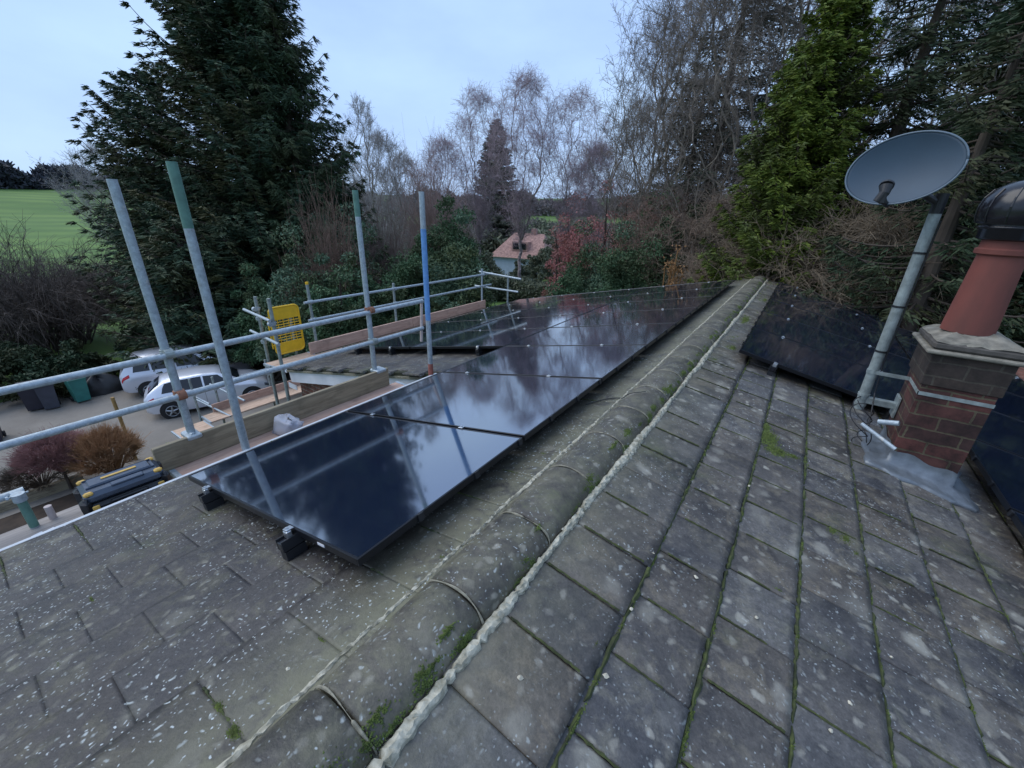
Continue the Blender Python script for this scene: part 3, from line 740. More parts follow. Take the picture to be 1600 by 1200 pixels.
dish = thing('satellite_dish', 'dark blue-grey oval satellite dish on top of the mast', 'satellite dish', (MX, MY, 1.36))
dc = Vector(onY(1409, 264, 3.78)); DW, DH, DD = .284, .207, .06
nz_ = (Vector(CAM) - dc).normalized(); nz_ = (nz_ + Vector((-.25, .0, .28))).normalized()
ux = Vector((1, .0, 0)); ux = (ux - nz_ * ux.dot(nz_)).normalized(); uy = nz_.cross(ux).normalized()
rot = R_(4); ux, uy = ux * math.cos(rot) + uy * math.sin(rot), uy * math.cos(rot) - ux * math.sin(rot)
nR_, nT = 14, 56; vs = []; fs = []
for layer, off in ((0, 0), (1, -.004)):
    vs.append(dc + nz_ * (off - DD))
    for i in range(1, nR_ + 1):
        q = i / nR_
        for j in range(nT):
            t = 2 * math.pi * j / nT; vs.append(dc + ux * (DW * q * math.cos(t)) + uy * (DH * q * math.sin(t)) + nz_ * (off - DD * (1 - q * q)))
B1 = 1 + nR_ * nT
for layer in (0, 1):
    o = layer * B1
    for j in range(nT):
        f = (o, o + 1 + j, o + 1 + (j + 1) % nT); fs.append(f if layer == 0 else f[::-1])
        for i in range(nR_ - 1):
            a = o + 1 + i * nT + j; b = o + 1 + i * nT + (j + 1) % nT; f = (a, a + nT, b + nT, b); fs.append(f if layer == 0 else f[::-1])
for j in range(nT):
    a = 1 + (nR_ - 1) * nT + j; b = 1 + (nR_ - 1) * nT + (j + 1) % nT; fs.append((a, a + B1, b + B1, b))
M['dish'] = simple('dish_paint', (.036, .068, .105), .6, .0, .15, 3)
MB().add(vs, fs).build('reflector', M['dish'], dish, smooth_=True)
rimp = [dc + ux * (DW * math.cos(2 * math.pi * j / nT)) + uy * (DH * math.sin(2 * math.pi * j / nT)) - nz_ * .001 for j in range(nT + 1)]
MB().tube(rimp, .0055, 8).build('rim', simple('dish_rim', (.10, .14, .18), .4, 0, .1, 5), dish, smooth_=True)
low = dc - uy * (DH * .98); lnb = dc - uy * (DH * .42) - ux * .12 + nz_ * .25
lnb = Vector(onY(1383, 296, 3.45))
armr = dc - uy * (DH * .96) - ux * .04
MB().tube([armr - nz_ * .05, armr + nz_ * .03, lnb - uy * .05], .016, 10).build('feed_arm', M['black'], dish)
mb = MB(); mb.tube([lnb - uy * .065 - ux * .025, lnb - uy * .02, lnb + uy * .02 - nz_ * .01], [.022, .026, .034], 16); mb.tube([lnb + uy * .02 - nz_ * .01, lnb + uy * .03 - nz_ * .018], .036, 16); mb.box(tuple(lnb - uy * .05), (.03, .03, .06), None, .006)
mb.build('receiver', M['black'], dish)
mb = MB(); mb.box(tuple(dc - nz_ * .19 - uy * .03), (.12, .06, .14), None, .01); mb.tube([dc - nz_ * .10 - uy * .05, (MX, MY, 1.40)], .022, 12); mb.tube([(MX, MY, 1.34), (MX, MY, 1.46)], .034, 14)
mb.build('mount', M['black'], dish)

# ---------------------------------------------------------------- scaffolding
TR = .0265
def pole(x, y, z0, z1, lab, group, bands=(), couplers=(), mat='galv', r=TR):
    root = thing('scaffold_pole', lab, 'scaffold pole', (x, y, z0), 0, group)
    MB().tube([(x, y, z0), (x, y, z1)], r, 16).build('tube', M[mat], root, smooth_=False)
    for a, b, mm in bands: MB().tube([(x, y, a), (x, y, b)], r + .0008, 16).build('painted_band', M[mm], root)
    for z, d, mm in couplers:       # coupler: two saddles and a bolt
        mb = MB(); mb.tube([(x, y, z - .026), (x, y, z + .026)], r + .010, 14)
        ox, oy = d; mb.tube([(x + ox * .051, y + oy * .051 - .027 * abs(ox), z), (x + ox * .051, y + oy * .051 + .027 * abs(ox), z)] if abs(ox) else [(x - .027, y + oy * .051, z), (x + .027, y + oy * .051, z)], r + .009, 14)
        mb.box((x + ox * .026, y + oy * .026, z), (.036, .036, .046), None, .004)
        mb.tube([(x + ox * .03 + .02, y - .045, z + .012), (x + ox * .03 + .02, y + .045, z + .012)], .007, 8); mb.tube([(x + ox * .03 + .02, y - .052, z + .012), (x + ox * .03 + .02, y - .040, z + .012)], .013, 6)
        mb.build('coupler', M[mm], root)
    return root
def tube_thing(name, p, q, lab, cat, group=None, mat='galv', r=.0245):
    o = MB().tube([p, q], r, 16).build(name, M[mat], None, p); return tag(o, lab, cat, group)
XO = -3.09; XI = -2.60
GP = 'scaffold poles around the house'
pole(XO, .985, ZG, 1.40, 'grey scaffold pole leftmost in the photo, standing outside the weathered toe board', GP, (), [(.215, (1, 0), 'galv_old'), (-.125, (1, 0), 'rust')], r=.029)
pole(XI, 1.17, -2.6, 1.50, 'tall scaffold pole with green painted top beside the foreground panel', GP, [(1.12, 1.503, 'green_paint')], (), r=.029)
pole(XO, 2.83, ZG, 1.42, 'scaffold pole with faint green top at the far end of the weathered toe board', GP, [(1.18, 1.423, 'green_paint')], [(.232, (1, 0), 'rust'), (-.125, (1, 0), 'galv_old')], r=.028)
pole(-2.585, 3.235, -2.6, 1.43, 'scaffold pole with bright blue top and reddish foot by the roof valley', GP, [(.12, 1.08, 'blue_paint'), (-.55, -.40, 'red_paint')], (), r=.028)
pole(-2.97, .012, ZG, -.44, 'short green scaffold pole stub at the left edge of the photo', GP, [(-.69, -.445, 'green_paint')], [(-.462, (-1, 0), 'galv')], r=.022)
XR = XO + .051
tube_thing('guard_rail', (XR, -1.6, .195), (XR, 3.60, .215), 'upper guard rail of grey tube along the near scaffold', 'guard rail', 'guard rails of the scaffold')
tube_thing('guard_rail', (XR, -1.6, -.135), (XR, 3.58, -.125), 'lower guard rail of grey tube along the near scaffold', 'guard rail', 'guard rails of the scaffold')
tube_thing('guard_rail', (-3.03, -.8, -.462), (-3.03, .045, -.455), 'short horizontal scaffold tube clamped to the green stub', 'scaffold tube')
o = MB().tube([(-2.99, .10, -.72), (-2.99, .10, -.60)], .019, 16).build('pipe_stub', M['pinkpipe'], None, (-2.99, .10, -.72)); tag(o, 'short pale pink pipe stub standing beside the green pole stub', 'pipe')
tube_thing('brace_tube', (-3.06, 3.60, .19), (-3.06, 3.56, -.30), 'pale upright tube hanging at the end of the near guard rails', 'scaffold tube', None, 'pinkpipe', .018)
# platform boards at the near eave
def board(name, a, b, mat, lab, cat, group=None, bands=True, par=None):
    bands = bands and name != 'toe_board'
    root = thing(name, lab, cat, (a[0], a[1], min(a[2], b[2])), 0, group)
    mb = MB(); mb.span(a, b, .004); mb.build('plank', M[mat], root)
    if bands:
        mb = MB()
        for y in (min(a[1], b[1]), max(a[1], b[1])):
            mb.span((min(a[0], b[0]) - .002, y - .001 if y == min(a[1], b[1]) else y - .035, min(a[2], b[2]) - .002), (max(a[0], b[0]) + .002, y + .035 if y == min(a[1], b[1]) else y + .001, max(a[2], b[2]) + .002))
        mb.build('end_band', M['galv'], root)
    return root
ZP = -.70
GB = 'scaffold boards of the near platform'
board('scaffold_board', (-2.60, -2.9, ZP - .038), (-2.822, .72, ZP), 'wood_grey', 'weathered grey scaffold board next to the gutter under the tool case', 'scaffold board', GB)
board('scaffold_board', (-2.828, -2.9, ZP - .038), (-3.05, .71, ZP), 'wood_grey', 'weathered grey scaffold board, outer one at the green pole stub', 'scaffold board', GB)
board('scaffold_board', (-2.59, .735, ZP - .034), (-2.81, 3.14, ZP + .004), 'wood_new', 'pale new scaffold board closest to the foreground panel', 'scaffold board', GB)
board('scaffold_board', (-2.815, .755, ZP - .036), (-3.035, 3.10, ZP + .002), 'wood_pink', 'pinkish scaffold board along the foot of the weathered toe board', 'scaffold board', GB)
board('toe_board', (-3.052, .70, ZP + .004), (-3.012 - .002, 2.965, ZP + .222), 'wood_old', 'weathered brown toe board standing on edge below the near guard rails', 'toe board')
mb = MB(); mb.span((-3.16, .93, ZP + .19), (-3.0, 1.03, ZP + .228), .008); mb.tube([(-3.14, .98, ZP + .22), (-3.03, .98, ZP + .22)], .02, 10)
tag(mb.build('toe_board_clip', M['galv'], None, (-3.1, .98, ZP)), 'pale metal clip on the weathered toe board by the leftmost pole', 'clip', 'toe board clips')
mb = MB(); mb.span((-3.14, 2.80, ZP + .195), (-3.0, 2.93, ZP + .232), .008)
tag(mb.build('toe_board_clip', M['galv'], None, (-3.1, 2.86, ZP)), 'pale metal clip at the far end of the weathered toe board', 'clip', 'toe board clips')
mb = MB()
for q_ in ((59, 836), (78, 829)): c_ = atz(q_[0], q_[1], ZP + .006); mb.box(tuple(c_), (.035, .055, .008), Matrix.Rotation(.25, 3, 'Z'), .003)
tag(mb.build('scraps', M['white']), 'two white plastic scraps lying on the grey board by the gutter', 'scrap')
# transoms under the platform
for y in (.1, 1.0, 2.84):
    tube_thing('transom_tube', (-3.045, y + .06, ZP - .065), (-2.38, y + .06, ZP - .065), 'transom tube under the near platform boards, %s' % {.1: 'near the green stub', 1.0: 'below the leftmost pole', 2.84: 'at the far end'}[y], 'scaffold tube', 'transom tubes under the boards')

# far scaffold along the lower eave
XF = -6.52; ZF = -1.34
board('scaffold_board', (-6.26, 3.22, ZF - .038), (-6.475, 9.40, ZF), 'wood_new', 'pale orange scaffold board along the far lower eave', 'scaffold board', 'boards of the far platform')
board('scaffold_board', (-6.48, 3.20, ZF - .036), (-6.70, 4.05, ZF + .002), 'wood_new', 'short pale board at the foot of the yellow gate', 'scaffold board', 'boards of the far platform')
board('toe_board', (XF - .02, 3.98, ZF), (XF + .02, 6.55, ZF + .225), 'wood_pink', 'pinkish toe board of the far platform, near length', 'toe board', 'toe boards of the far platform')
board('toe_board', (XF - .02, 6.56, ZF), (XF + .02, 9.33, ZF + .225), 'wood_pink', 'pinkish toe board of the far platform, far length', 'toe board', 'toe boards of the far platform')
XP = XF - .05
pole(XP, 4.16, ZG, -.02, 'far scaffold pole with yellow-green tip right of the yellow gate', GP, [(-.06, -.018, 'yellow')], [(-.37, (1, 0), 'galv'), (-.70, (1, 0), 'galv')], 'galv_old', .026)
pole(XP, 6.12, ZG, -.27, 'far scaffold pole behind the middle of the far toe boards', GP, (), [(-.385, (1, 0), 'galv'), (-.705, (1, 0), 'galv')], 'galv_old', .026)
pole(XP, 9.25, ZG, -.25, 'far scaffold pole at the corner of the far platform', GP, (), [(-.40, (1, 0), 'galv')], 'galv', .026)
pole(-5.80, 9.42, ZG, -.28, 'farthest scaffold pole between the crossing end rails', GP, (), (), 'galv_old', .026)
pole(-6.98, 3.42, ZG, -.23, 'left pole of the ladder bay with the yellow gate', GP, (), [(-.44, (0, -1), 'galv'), (-.62, (-1, 0), 'galv'), (-1.05, (-1, 0), 'galv')], 'galv_old', .028)
pole(-6.03, 3.19, -4.2, -.10, 'grey pole standing in front of the yellow gate', GP, (), [(-.50, (0, -1), 'galv')], 'galv_old', .028)
pole(-7.05, 4.0, ZG, -.55, 'thin weathered pole behind the yellow gate', GP, (), (), 'galv_old', .022)
GG = 'guard rails of the scaffold'
tube_thing('guard_rail', (XP + .05, 4.02, -.37), (XP + .05, 9.65, -.40), 'upper guard rail along the far platform', 'guard rail', GG)
tube_thing('guard_rail', (XP + .05, 4.05, -.70), (XP + .05, 9.60, -.71), 'lower guard rail along the far platform', 'guard rail', GG)
tube_thing('guard_rail', (-6.72, 9.33, -.345), (-5.32, 9.33, -.40), 'upper rail crossing at the far end of the platform', 'guard rail', GG)
tube_thing('guard_rail', (-6.88, 9.33, -.755), (-5.40, 9.33, -.745), 'lower rail crossing at the far end of the platform', 'guard rail', GG)
tube_thing('guard_rail', (-7.36, 3.36, -.50), (-6.00, 3.13, -.44), 'upper short rail in front of the yellow gate', 'guard rail', GG)
tube_thing('guard_rail', (-7.28, 3.36, -.88), (-5.86, 3.13, -.80), 'lower short rail in front of the yellow gate', 'guard rail', GG)
gate = thing('ladder_gate', 'yellow swing safety gate with wire mesh on the far scaffold', 'safety gate', (-6.76, 3.5, -1.27))
GX = -6.76; gy0, gy1, gz0, gz1 = 3.49, 4.02, -1.27, -.42
pts = []
for (cy, cz, a0) in ((gy1 - .08, gz1 - .08, 0), (gy0 + .08, gz1 - .08, 90), (gy0 + .08, gz0 + .08, 180), (gy1 - .08, gz0 + .08, 270)):
    for k in range(6): t = R_(a0 + 18 * k); pts.append((GX, cy + .08 * math.cos(t), cz + .08 * math.sin(t)))
pts.append(pts[0])
MB().tube(pts, .017, 10).build('gate_frame', M['yellow'], gate)
mb = MB(); mb.span((GX - .006, gy0 + .02, gz0 + .02), (GX + .006, gy1 - .02, gz0 + .20)); mb.build('kick_plate', M['yellow'], gate); mb = MB(); mb.span((GX - .006, gy0 + .02, gz1 - .22), (GX + .006, gy1 - .02, gz1 - .015)); mb.build('top_plate', M['yellow'], gate)
mb = MB()
for i in range(10): z = gz0 + .20 + i * (gz1 - gz0 - .42) / 9; mb.tube([(GX, gy0 + .015, z), (GX, gy1 - .015, z)], .0065, 6)
for i in range(6): y = gy0 + .02 + i * .098; mb.tube([(GX + .008, y, gz0 + .19), (GX + .008, y, gz1 - .21)], .006, 6)
mb.build('wire_mesh', M['yellow'], gate)
mb = MB(); mb.tube([(GX - .02, gy0 - .035, gz0 + .12), (GX - .02, gy0 - .035, gz1 - .15)], .012, 8)
for z in (gz0 + .18, gz1 - .2): mb.tube([(GX - .02, gy0 - .04, z), (GX, gy0 + .01, z)], .01, 6)
mb.build('hinge_bar', M['yellow'], gate)

# low lift with boards around the flat-roofed annexe
ann = thing('annexe', 'low flat-roofed annexe with dark felt roof seen below the near guard rails', 'annexe', (-9.2, 5.5, ZG))
mb = MB(); mb.span((-10.5, 3.7, ZG), (-7.2, 8.5, -4.35)); mb.build('wall', M['brickwall'], ann)
mb = MB(); mb.span((-10.75, 3.55, -4.34), (-7.0, 8.8, -4.20), .01); mb.build('roof', M['felt'], ann)
mb = MB(); mb.span((-10.80, 3.5, -4.36), (-10.755, 8.8, -4.17)); mb.build('fascia', M['wood_grey'], ann)
board('scaffold_board', (-10.95, 3.45, -4.05), (-11.50, 8.4, -4.01), 'wood_new', 'pale scaffold boards of the low lift beside the annexe', 'scaffold board', 'low lift boards')
board('scaffold_board', (-10.6, 2.7, -4.10), (-11.3, 3.44, -4.06), 'wood_new', 'pale board end of the low lift poking out beside the leftmost pole', 'scaffold board', 'low lift boards')
tag(MB().span((-10.55, 2.75, -4.20), (-9.9, 3.9, -4.14), .01).build('grey_sheet', M['felt_grey']), 'flat grey sheet lying beside the low boards', 'sheet')
board('toe_board', (-11.52, 3.75, -4.01), (-11.48, 8.6, -3.78), 'wood_pink', 'toe board of the low lift in front of the silver cars', 'toe board')
for i, (y, lab) in enumerate(((3.45, 'thin pole of the low lift, left one in front of the near silver car'), (3.95, 'thin pole of the low lift, middle one in front of the near silver car'), (5.35, 'thin pole of the low lift, right one near the white barge board'))):
    pole(-11.56, y, ZG, -2.95 - .1 * (i == 1), lab, GP, (), [(-3.4, (1, 0), 'galv')], 'galv_old', .028)
tube_thing('guard_rail', (-11.5, 4.6, -3.22), (-11.5, 8.2, -3.22), 'pale guard rail of the low lift leading to the white barge board', 'guard rail', GG, 'galv', .026)
for k in range(3):
    tube_thing('guard_rail', (-12.3 + .25 * k, 3.30 + .32 * k, -3.32 - .42 * (k % 2)), (-11.2 + .25 * k, 3.62 + .32 * k, -3.62 - .42 * (k % 2)), 'pale short tube end sticking out at the low lift, %s' % ['upper left', 'lower', 'right'][k], 'scaffold tube', 'tube ends at the low lift', 'galv', .026)

# tool case standing on the boards
tcase = thing('tool_case', 'black tool case with yellow latches and a lid tinted for sky reflection, standing on the boards by the gutter', 'tool case', (-2.77, .465, ZP))
MLT = simple('latch_paint', (.62, .38, .08), .5, 0, .15, 20); CM = simple('lid_sky_tint', (.05, .068, .10), .30, .2, .25, 14); cxm, cym = -2.775, .452; tz = ZP  # lid colour has the blue-grey sky reflection painted in
Lr = Matrix.Rotation(R_(-3), 3, 'Z')
def cb(dx, dy, dz, sx, sy, sz, ch=.01): p = Lr @ Vector((dx, dy, 0)); return ((cxm + p.x, cym + p.y, tz + dz), (sx, sy, sz), Lr, ch)
MB().box(*cb(0, 0, .080, .262, .425, .15, .02)).build('case_base', M['black'], tcase)
mb = MB(); mb.box(*cb(0, 0, .196, .252, .415, .080, .026)); mb.box(*cb(-.02, 0, .238, .11, .33, .02, .008)); mb.build('lid', CM, tcase)
lid = tcase.children[-1]
mb = MB()
for dx in (-.080, .040): mb.box(*cb(dx, 0, .240, .008, .36, .012, .003))
mb.box(*cb(.085, .02, .237, .050, .17, .014, .004)); mb.build('lid_rib', CM, lid)
mb = MB(); mb.box(*cb(-.022, .0, .251, .022, .185, .006, .002)); mb.build('stripe', MLT, lid)
for sx in (-1, 1):
    for sy in (-1, 1):
        mb = MB(); mb.box(*cb(sx * .095, sy * .207, .105, .09, .055, .20, .026)); mb.build('corner_bumper', M['black'], tcase)
        mb = MB(); mb.box(*cb(sx * .100, sy * .180, .229, .034, .048, .026, .008)); mb.build('latch', MLT, tcase)
for sy in (-1, 1): mb = MB(); mb.box(*cb(.140, sy * .17, .14, .012, .035, .03, .004)); mb.build('latch', MLT, tcase)
mb = MB(); mb.box(*cb(.134, .0, .13, .02, .2, .05, .008)); mb.build('handle', M['black'], tcase)

# crumpled clear plastic bag
m, N_, L_, B_ = newmat('clear_plastic'); B_.inputs['Base Color'].default_value = (.74, .77, .86, 1); B_.inputs['Roughness'].default_value = .18; B_.inputs['Transmission Weight'].default_value = .6
B_.inputs['IOR'].default_value = 1.15
M['bag'] = m
r_ = np.random.default_rng(3); nu, nv = 14, 9; V = []; F = []
ctr = np.array((-2.84, 1.62, ZP + .085))
def nf(p): return math.sin(p[0] * 13 + 2 * math.sin(p[1] * 11)) * .6 + abs(math.sin(p[1] * 17 + 3 * math.sin(p[2] * 13))) * .5 + math.sin((p[0] + p[2]) * 31) * .15
for i in range(nu):
    for j in range(nv + 1):
        a = 2 * math.pi * i / nu; b = math.pi * j / nv - math.pi / 2
        d = np.array((math.cos(a) * math.cos(b), math.sin(a) * math.cos(b), math.sin(b)))
        sgn = np.sign(d) * np.abs(d) ** .45
        p = sgn * np.array((.15, .07, .085)) * (1 + .26 * nf(d * .5)) + d * .010 * r_.normal(0, .6)
        p[0] += .04 * p[2] / .08; V.append(ctr + p)
for i in range(nu):
    for j in range(nv): a = i * (nv + 1) + j; b = ((i + 1) % nu) * (nv + 1) + j; F.append((a, b, b + 1, a + 1))
o = npmesh('plastic_bag', V, F, M['bag']); tag(o, 'crumpled clear plastic bag lying on the new boards beside the panel', 'plastic bag')
o.data.transform(Matrix.Translation((2.84, -1.62, -ZP))); o.location = (-2.84, 1.62, ZP)

# ---------------------------------------------------------------- cars
def carpaint(name, c, rough=.28):
    m, N, L, B = newmat(name); B.inputs['Base Color'].default_value = rgb(c); B.inputs['Roughness'].default_value = rough; B.inputs['Metallic'].default_value = .35
    B.inputs['Coat Weight'].default_value = .6; v = coords(N, L); bump(N, L, noise(N, L, v, 3, 2), B, .02, .01); return m
M['silver'] = carpaint('silver_paint', (.56, .58, .64)); M['silver2'] = carpaint('pale_silver_paint', (.66, .68, .74))
M['cglass'] = simple('car_glass', (.012, .014, .02), .08, 0, .1, 3); M['rubber'] = simple('tyre_rubber', (.018, .018, .02), .85, 0, .2, 10)
M['rim'] = simple('wheel_rim', (.35, .36, .38), .35, .8, .2, 10); M['latch'] = simple('latch_yellow', (.62, .38, .08), .5, 0, .15, 20)
M['tail'] = simple('tail_lamp', (.42, .012, .02), .25, 0, .2, 10)
M['lamp'] = simple('head_lamp', (.10, .11, .13), .12, 0, .2, 10); M['plate'] = simple('number_plate', (.65, .52, .08), .4, 0, .1, 10)
def car(name, label, prof, Lc, Wc, loc, rz, mat, wb, group):
    """x = length from rear (0) to front (Lc)"""
    root = thing(name, label, 'car', loc, 0, group)
    xs = np.array([p[0] for p in prof]); nU = 90
    def col(k): return np.array([p[k] for p in prof])
    def ev(u, k):
        x = u * Lc
        if k in (2,): return np.interp(x, xs, col(k))
        w_ = .05; return (np.interp(x - w_, xs, col(k)) + 2 * np.interp(x, xs, col(k)) + np.interp(x + w_, xs, col(k))) / 4
    # section rows: (half width factor, z)
    def sect(u):
        x = u * Lc; ztop = ev(u, 1); zb = ev(u, 2); hw = ev(u, 3) * Wc / 2; rw = ev(u, 4); zs = ev(u, 5)
        return [(hw * .86, zs), (hw * .95, zs + .03), (hw * .985, zs + .17), (hw * 1.0, (zs + zb) * .5 + .05), (hw * .985, zb - .07), (hw * .945, zb), (hw * (.945 * .35 + rw * .65), zb + (ztop - zb) * .58), (hw * rw * 1.0, zb + (ztop - zb) * .88), (hw * rw * .80, zb + (ztop - zb) * .98), (0, ztop + .012)]
    us = np.linspace(0, 1, nU); rows = [sect(u) for u in us]; nr_ = len(rows[0]); V = []; F = []
    for u, r in zip(us, rows):
        for (y, z) in r: V.append((u * Lc, y, z))
        for (y, z) in r[-2::-1]: V.append((u * Lc, -y, z))
    k = 2 * nr_ - 1
    for i in range(nU - 1):
        for j in range(k - 1): a = i * k + j; F.append((a, a + k, a + k + 1, a + 1))
        F.append((i * k + k - 1, (i + 1) * k + k - 1, (i + 1) * k, i * k))
    Rz = Matrix.Rotation(rz, 3, 'Z')
    def put(mb, name, mt, par=root, sm=False):
        mb.v = [tuple(Rz @ Vector(v) + Vector(loc)) for v in mb.v]; return mb.build(name, mt, par, smooth_=sm)
    mb = MB().add(V, F); mb.add(V[:k], [tuple(range(k))]); mb.add(V[-k:], [tuple(range(k - 1, -1, -1))])
    body = put(mb, 'body', mat, root, True)
    md = body.modifiers.new('es', 'EDGE_SPLIT'); md.split_angle = R_(50)
    def patch(u0, u1, j0, j1, side, off=.006, n=14, sh0=0, sh1=0):
        mb = MB(); vs = []; fs = []; m = 6
        for i in range(n + 1):
            for q in range(m + 1):
                v = q / m; uu = (u0 + sh0 * v) + ((u1 + sh1 * v) - (u0 + sh0 * v)) * i / n
                r = sect(uu); jj = j0 + (j1 - j0) * v; a = int(min(jj, nr_ - 2)); f = jj - a
                y = r[a][0] * (1 - f) + r[a + 1][0] * f; z = r[a][1] * (1 - f) + r[a + 1][1] * f
                vs.append((uu * Lc, side * (y + off), z + off * .6))
        for i in range(n):
            for q in range(m): a = i * (m + 1) + q; f = (a, a + m + 1, a + m + 2, a + 1); fs.append(f if side > 0 else f[::-1])
        return mb.add(vs, fs)
    return root, patch, put, sect, ev
def finish_car(C, Lc, Wc, wins, scr, wheels, tails, heads):
    root, patch, put, sect, ev = C
    for s in (-1, 1):
        for (a, b, s0, s1) in wins: put(patch(a, b, 5.25, 6.9, s, .006, 14, s0, s1), 'side_window', M['cglass'])
    for (a, b, w_, nm) in scr:
        mb = MB(); vs = []; fs = []; n, m = 8, 12
        for i in range(n + 1):
            u = a + (b - a) * i / n
            for q in range(m + 1):
                r = sect(u); hw = r[7][0] * w_; y = -hw + 2 * hw * q / m
                ys = [p[0] for p in r[5:]][::-1]; zs = [p[1] for p in r[5:]][::-1]
                z = float(np.interp(abs(y), ys, zs)); vs.append((u * Lc + (-.006 if b < .5 else .006), y, z + .008))
        for i in range(n):
            for q in range(m): p = i * (m + 1) + q; fs.append((p, p + m + 1, p + m + 2, p + 1))
        put(mb.add(vs, fs), nm, M['cglass'])
    for x in wheels:
        for s in (-1, 1):
            hw = Wc / 2 - .005; mb = MB(); n = 28
            mb.tube([(x, s * (hw - .14), .33), (x, s * (hw + .0), .33)], .365, n); put(mb, 'wheel_arch', M['black'])
            wroot = MB().tube([(x, s * (hw - .18), .31), (x, s * (hw - .01), .31), (x, s * (hw + .012), .31)], [.312, .312, .295], n); wh = put(wroot, 'tyre', M['rubber'])
            mb = MB(); mb.tube([(x, s * (hw + .008), .31), (x, s * (hw + .018), .31)], .205, n); 
            rim = put(mb, 'rim', M['black'], wh)
            mb = MB()
            for q in range(5):
                t = 2 * math.pi * q / 5 + .3; c, d = math.cos(t), math.sin(t)
                mb.tube([(x + .03 * c, s * (hw + .022), .31 + .03 * d), (x + .195 * c, s * (hw + .022), .31 + .195 * d)], [.04, .022], 6)
            mb.tube([(x, s * (hw + .018), .31), (x, s * (hw + .035), .31)], .05, 12)
            ring = [(x + .20 * math.cos(2 * math.pi * q / 24), s * (hw + .02), .31 + .20 * math.sin(2 * math.pi * q / 24)) for q in range(25)]; mb.tube(ring, .012, 6)
            put(mb, 'spokes', M['rim'], wh)
    for (a, b, j0, j1, mt, nm) in tails + heads:
        for s in (-1, 1): put(patch(a, b, j0, j1, s, .009, 8), nm, M[mt])
    for s in (-1, 1):
        mb = MB(); mb.box((Lc * .66, s * (Wc / 2 + .06), .98), (.10, .16, .11), None, .03); put(mb, 'door_mirror', M['silver'])
    for s in (-1, 1):
        for u in (.27, .445, .615):
            put(patch(u, u + .0022, 1.2, 5.1, s, .0035, 2), 'door_gap', M['black'])
    mb = MB(); mb.box((-.01, 0, .62), (.015, .5, .11), None, .002); put(mb, 'number_plate', M['plate'])
GC = 'cars parked on the driveway'
# x, top z, belt z, width factor, roof width factor, sill z
p1 = [(0, .80, .62, .80, .9, .32), (.12, .98, .80, .90, .85, .25), (.35, 1.18, .92, .95, .78, .22), (.62, 1.36, .93, .97, .74, .20), (1.0, 1.43, .92, .99, .72, .19), (1.8, 1.46, .90, 1.0, .72, .18), (2.3, 1.42, .88, 1.0, .72, .18), (2.65, 1.28, .88, 1.0, .74, .18), (3.05, .98, .86, .99, .82, .18), (3.5, .90, .80, .97, .85, .19), (3.85, .78, .70, .90, .85, .21), (4.05, .62, .55, .76, .85, .28)]
c1a = atz(228, 640, ZG); 
C1 = car('parked_car', 'pale silver hatchback parked nearest, low rear window towards the viewer', p1, 4.05, 1.72, (-18.15, 3.85, ZG), R_(71), M['silver2'], 0, GC)
finish_car(C1, 4.05, 1.72, [(.135, .265, .035, .0), (.28, .44, 0, 0), (.455, .66, 0, -.09)], [(.04, .13, .86, 'rear_window'), (.60, .74, .92, 'windscreen')], (.72, 3.28), [(.012, .075, 3.6, 5.0, 'tail', 'tail_light')], [(.93, .975, 3.7, 4.9, 'lamp', 'headlight')])
p2 = [(0, .95, .72, .84, .9, .36), (.10, 1.15, .92, .92, .86, .28), (.30, 1.45, 1.02, .96, .80, .25), (.55, 1.60, 1.02, .98, .76, .24), (1.1, 1.66, 1.0, 1.0, .74, .23), (2.0, 1.66, .98, 1.0, .74, .22), (2.5, 1.58, .97, 1.0, .75, .22), (2.9, 1.38, .97, 1.0, .78, .22), (3.3, 1.10, .96, .99, .84, .22), (3.8, 1.02, .90, .97, .86, .23), (4.25, .90, .80, .90, .86, .26), (4.42, .72, .62, .78, .86, .32)]
C2 = car('parked_car', 'taller silver estate-like car parked behind, red tail light and dark side windows', p2, 4.42, 1.80, (-21.05, 3.95, ZG), R_(73), M['silver'], 0, GC)
finish_car(C2, 4.42, 1.80, [(.10, .22, .03, .0), (.235, .40, 0, 0), (.415, .66, 0, -.11)], [(.03, .10, .9, 'rear_window'), (.58, .73, .92, 'windscreen')], (.78, 3.55), [(.008, .07, 3.9, 5.1, 'tail', 'tail_light')], [(.93, .975, 3.8, 4.9, 'lamp', 'headlight')])
# low pile and pale bicycle-like cover beyond the cars
def lump(name, c, r, mat, seed, sub=24):
    r_ = np.random.default_rng(seed); V = []; F = []; n, m = sub, sub // 2; ph = r_.uniform(0, 6, 6)
    for j in range(m + 1):
        for i in range(n):
            a = 2 * math.pi * i / n; b = math.pi / 2 * j / m
            k = 1 + .18 * math.sin(3 * a + ph[0]) + .12 * math.sin(5 * a + ph[1] + 3 * b) + r_.normal(0, .04)
            V.append((c[0] + r[0] * math.cos(a) * math.cos(b) * k, c[1] + r[1] * math.sin(a) * math.cos(b) * k, c[2] + r[2] * math.sin(b) * (1 + .2 * math.sin(4 * a + ph[2]))))
    for j in range(m):
        for i in range(n): a = j * n + i; b = j * n + (i + 1) % n; F.append((a, b, b + n, a + n))
    return npmesh(name, V, F, mat)
tag(lump('leaf_pile', (-23.6, 7.3, ZG), (1.2, 2.6, .75), simple('brown_leaves', (.11, .058, .030), .95, 0, .5, 4, .8), 5), 'long heap of brown leaves behind the silver cars', 'leaf heap')
tag(lump('covered_heap', (-22.0, 7.75, ZG), (.55, .8, .72), simple('pale_sheet', (.42, .44, .46), .4, 0, .45, 5, .6), 6), 'small pale covered heap beyond the roof of the silver cars', 'covered heap')

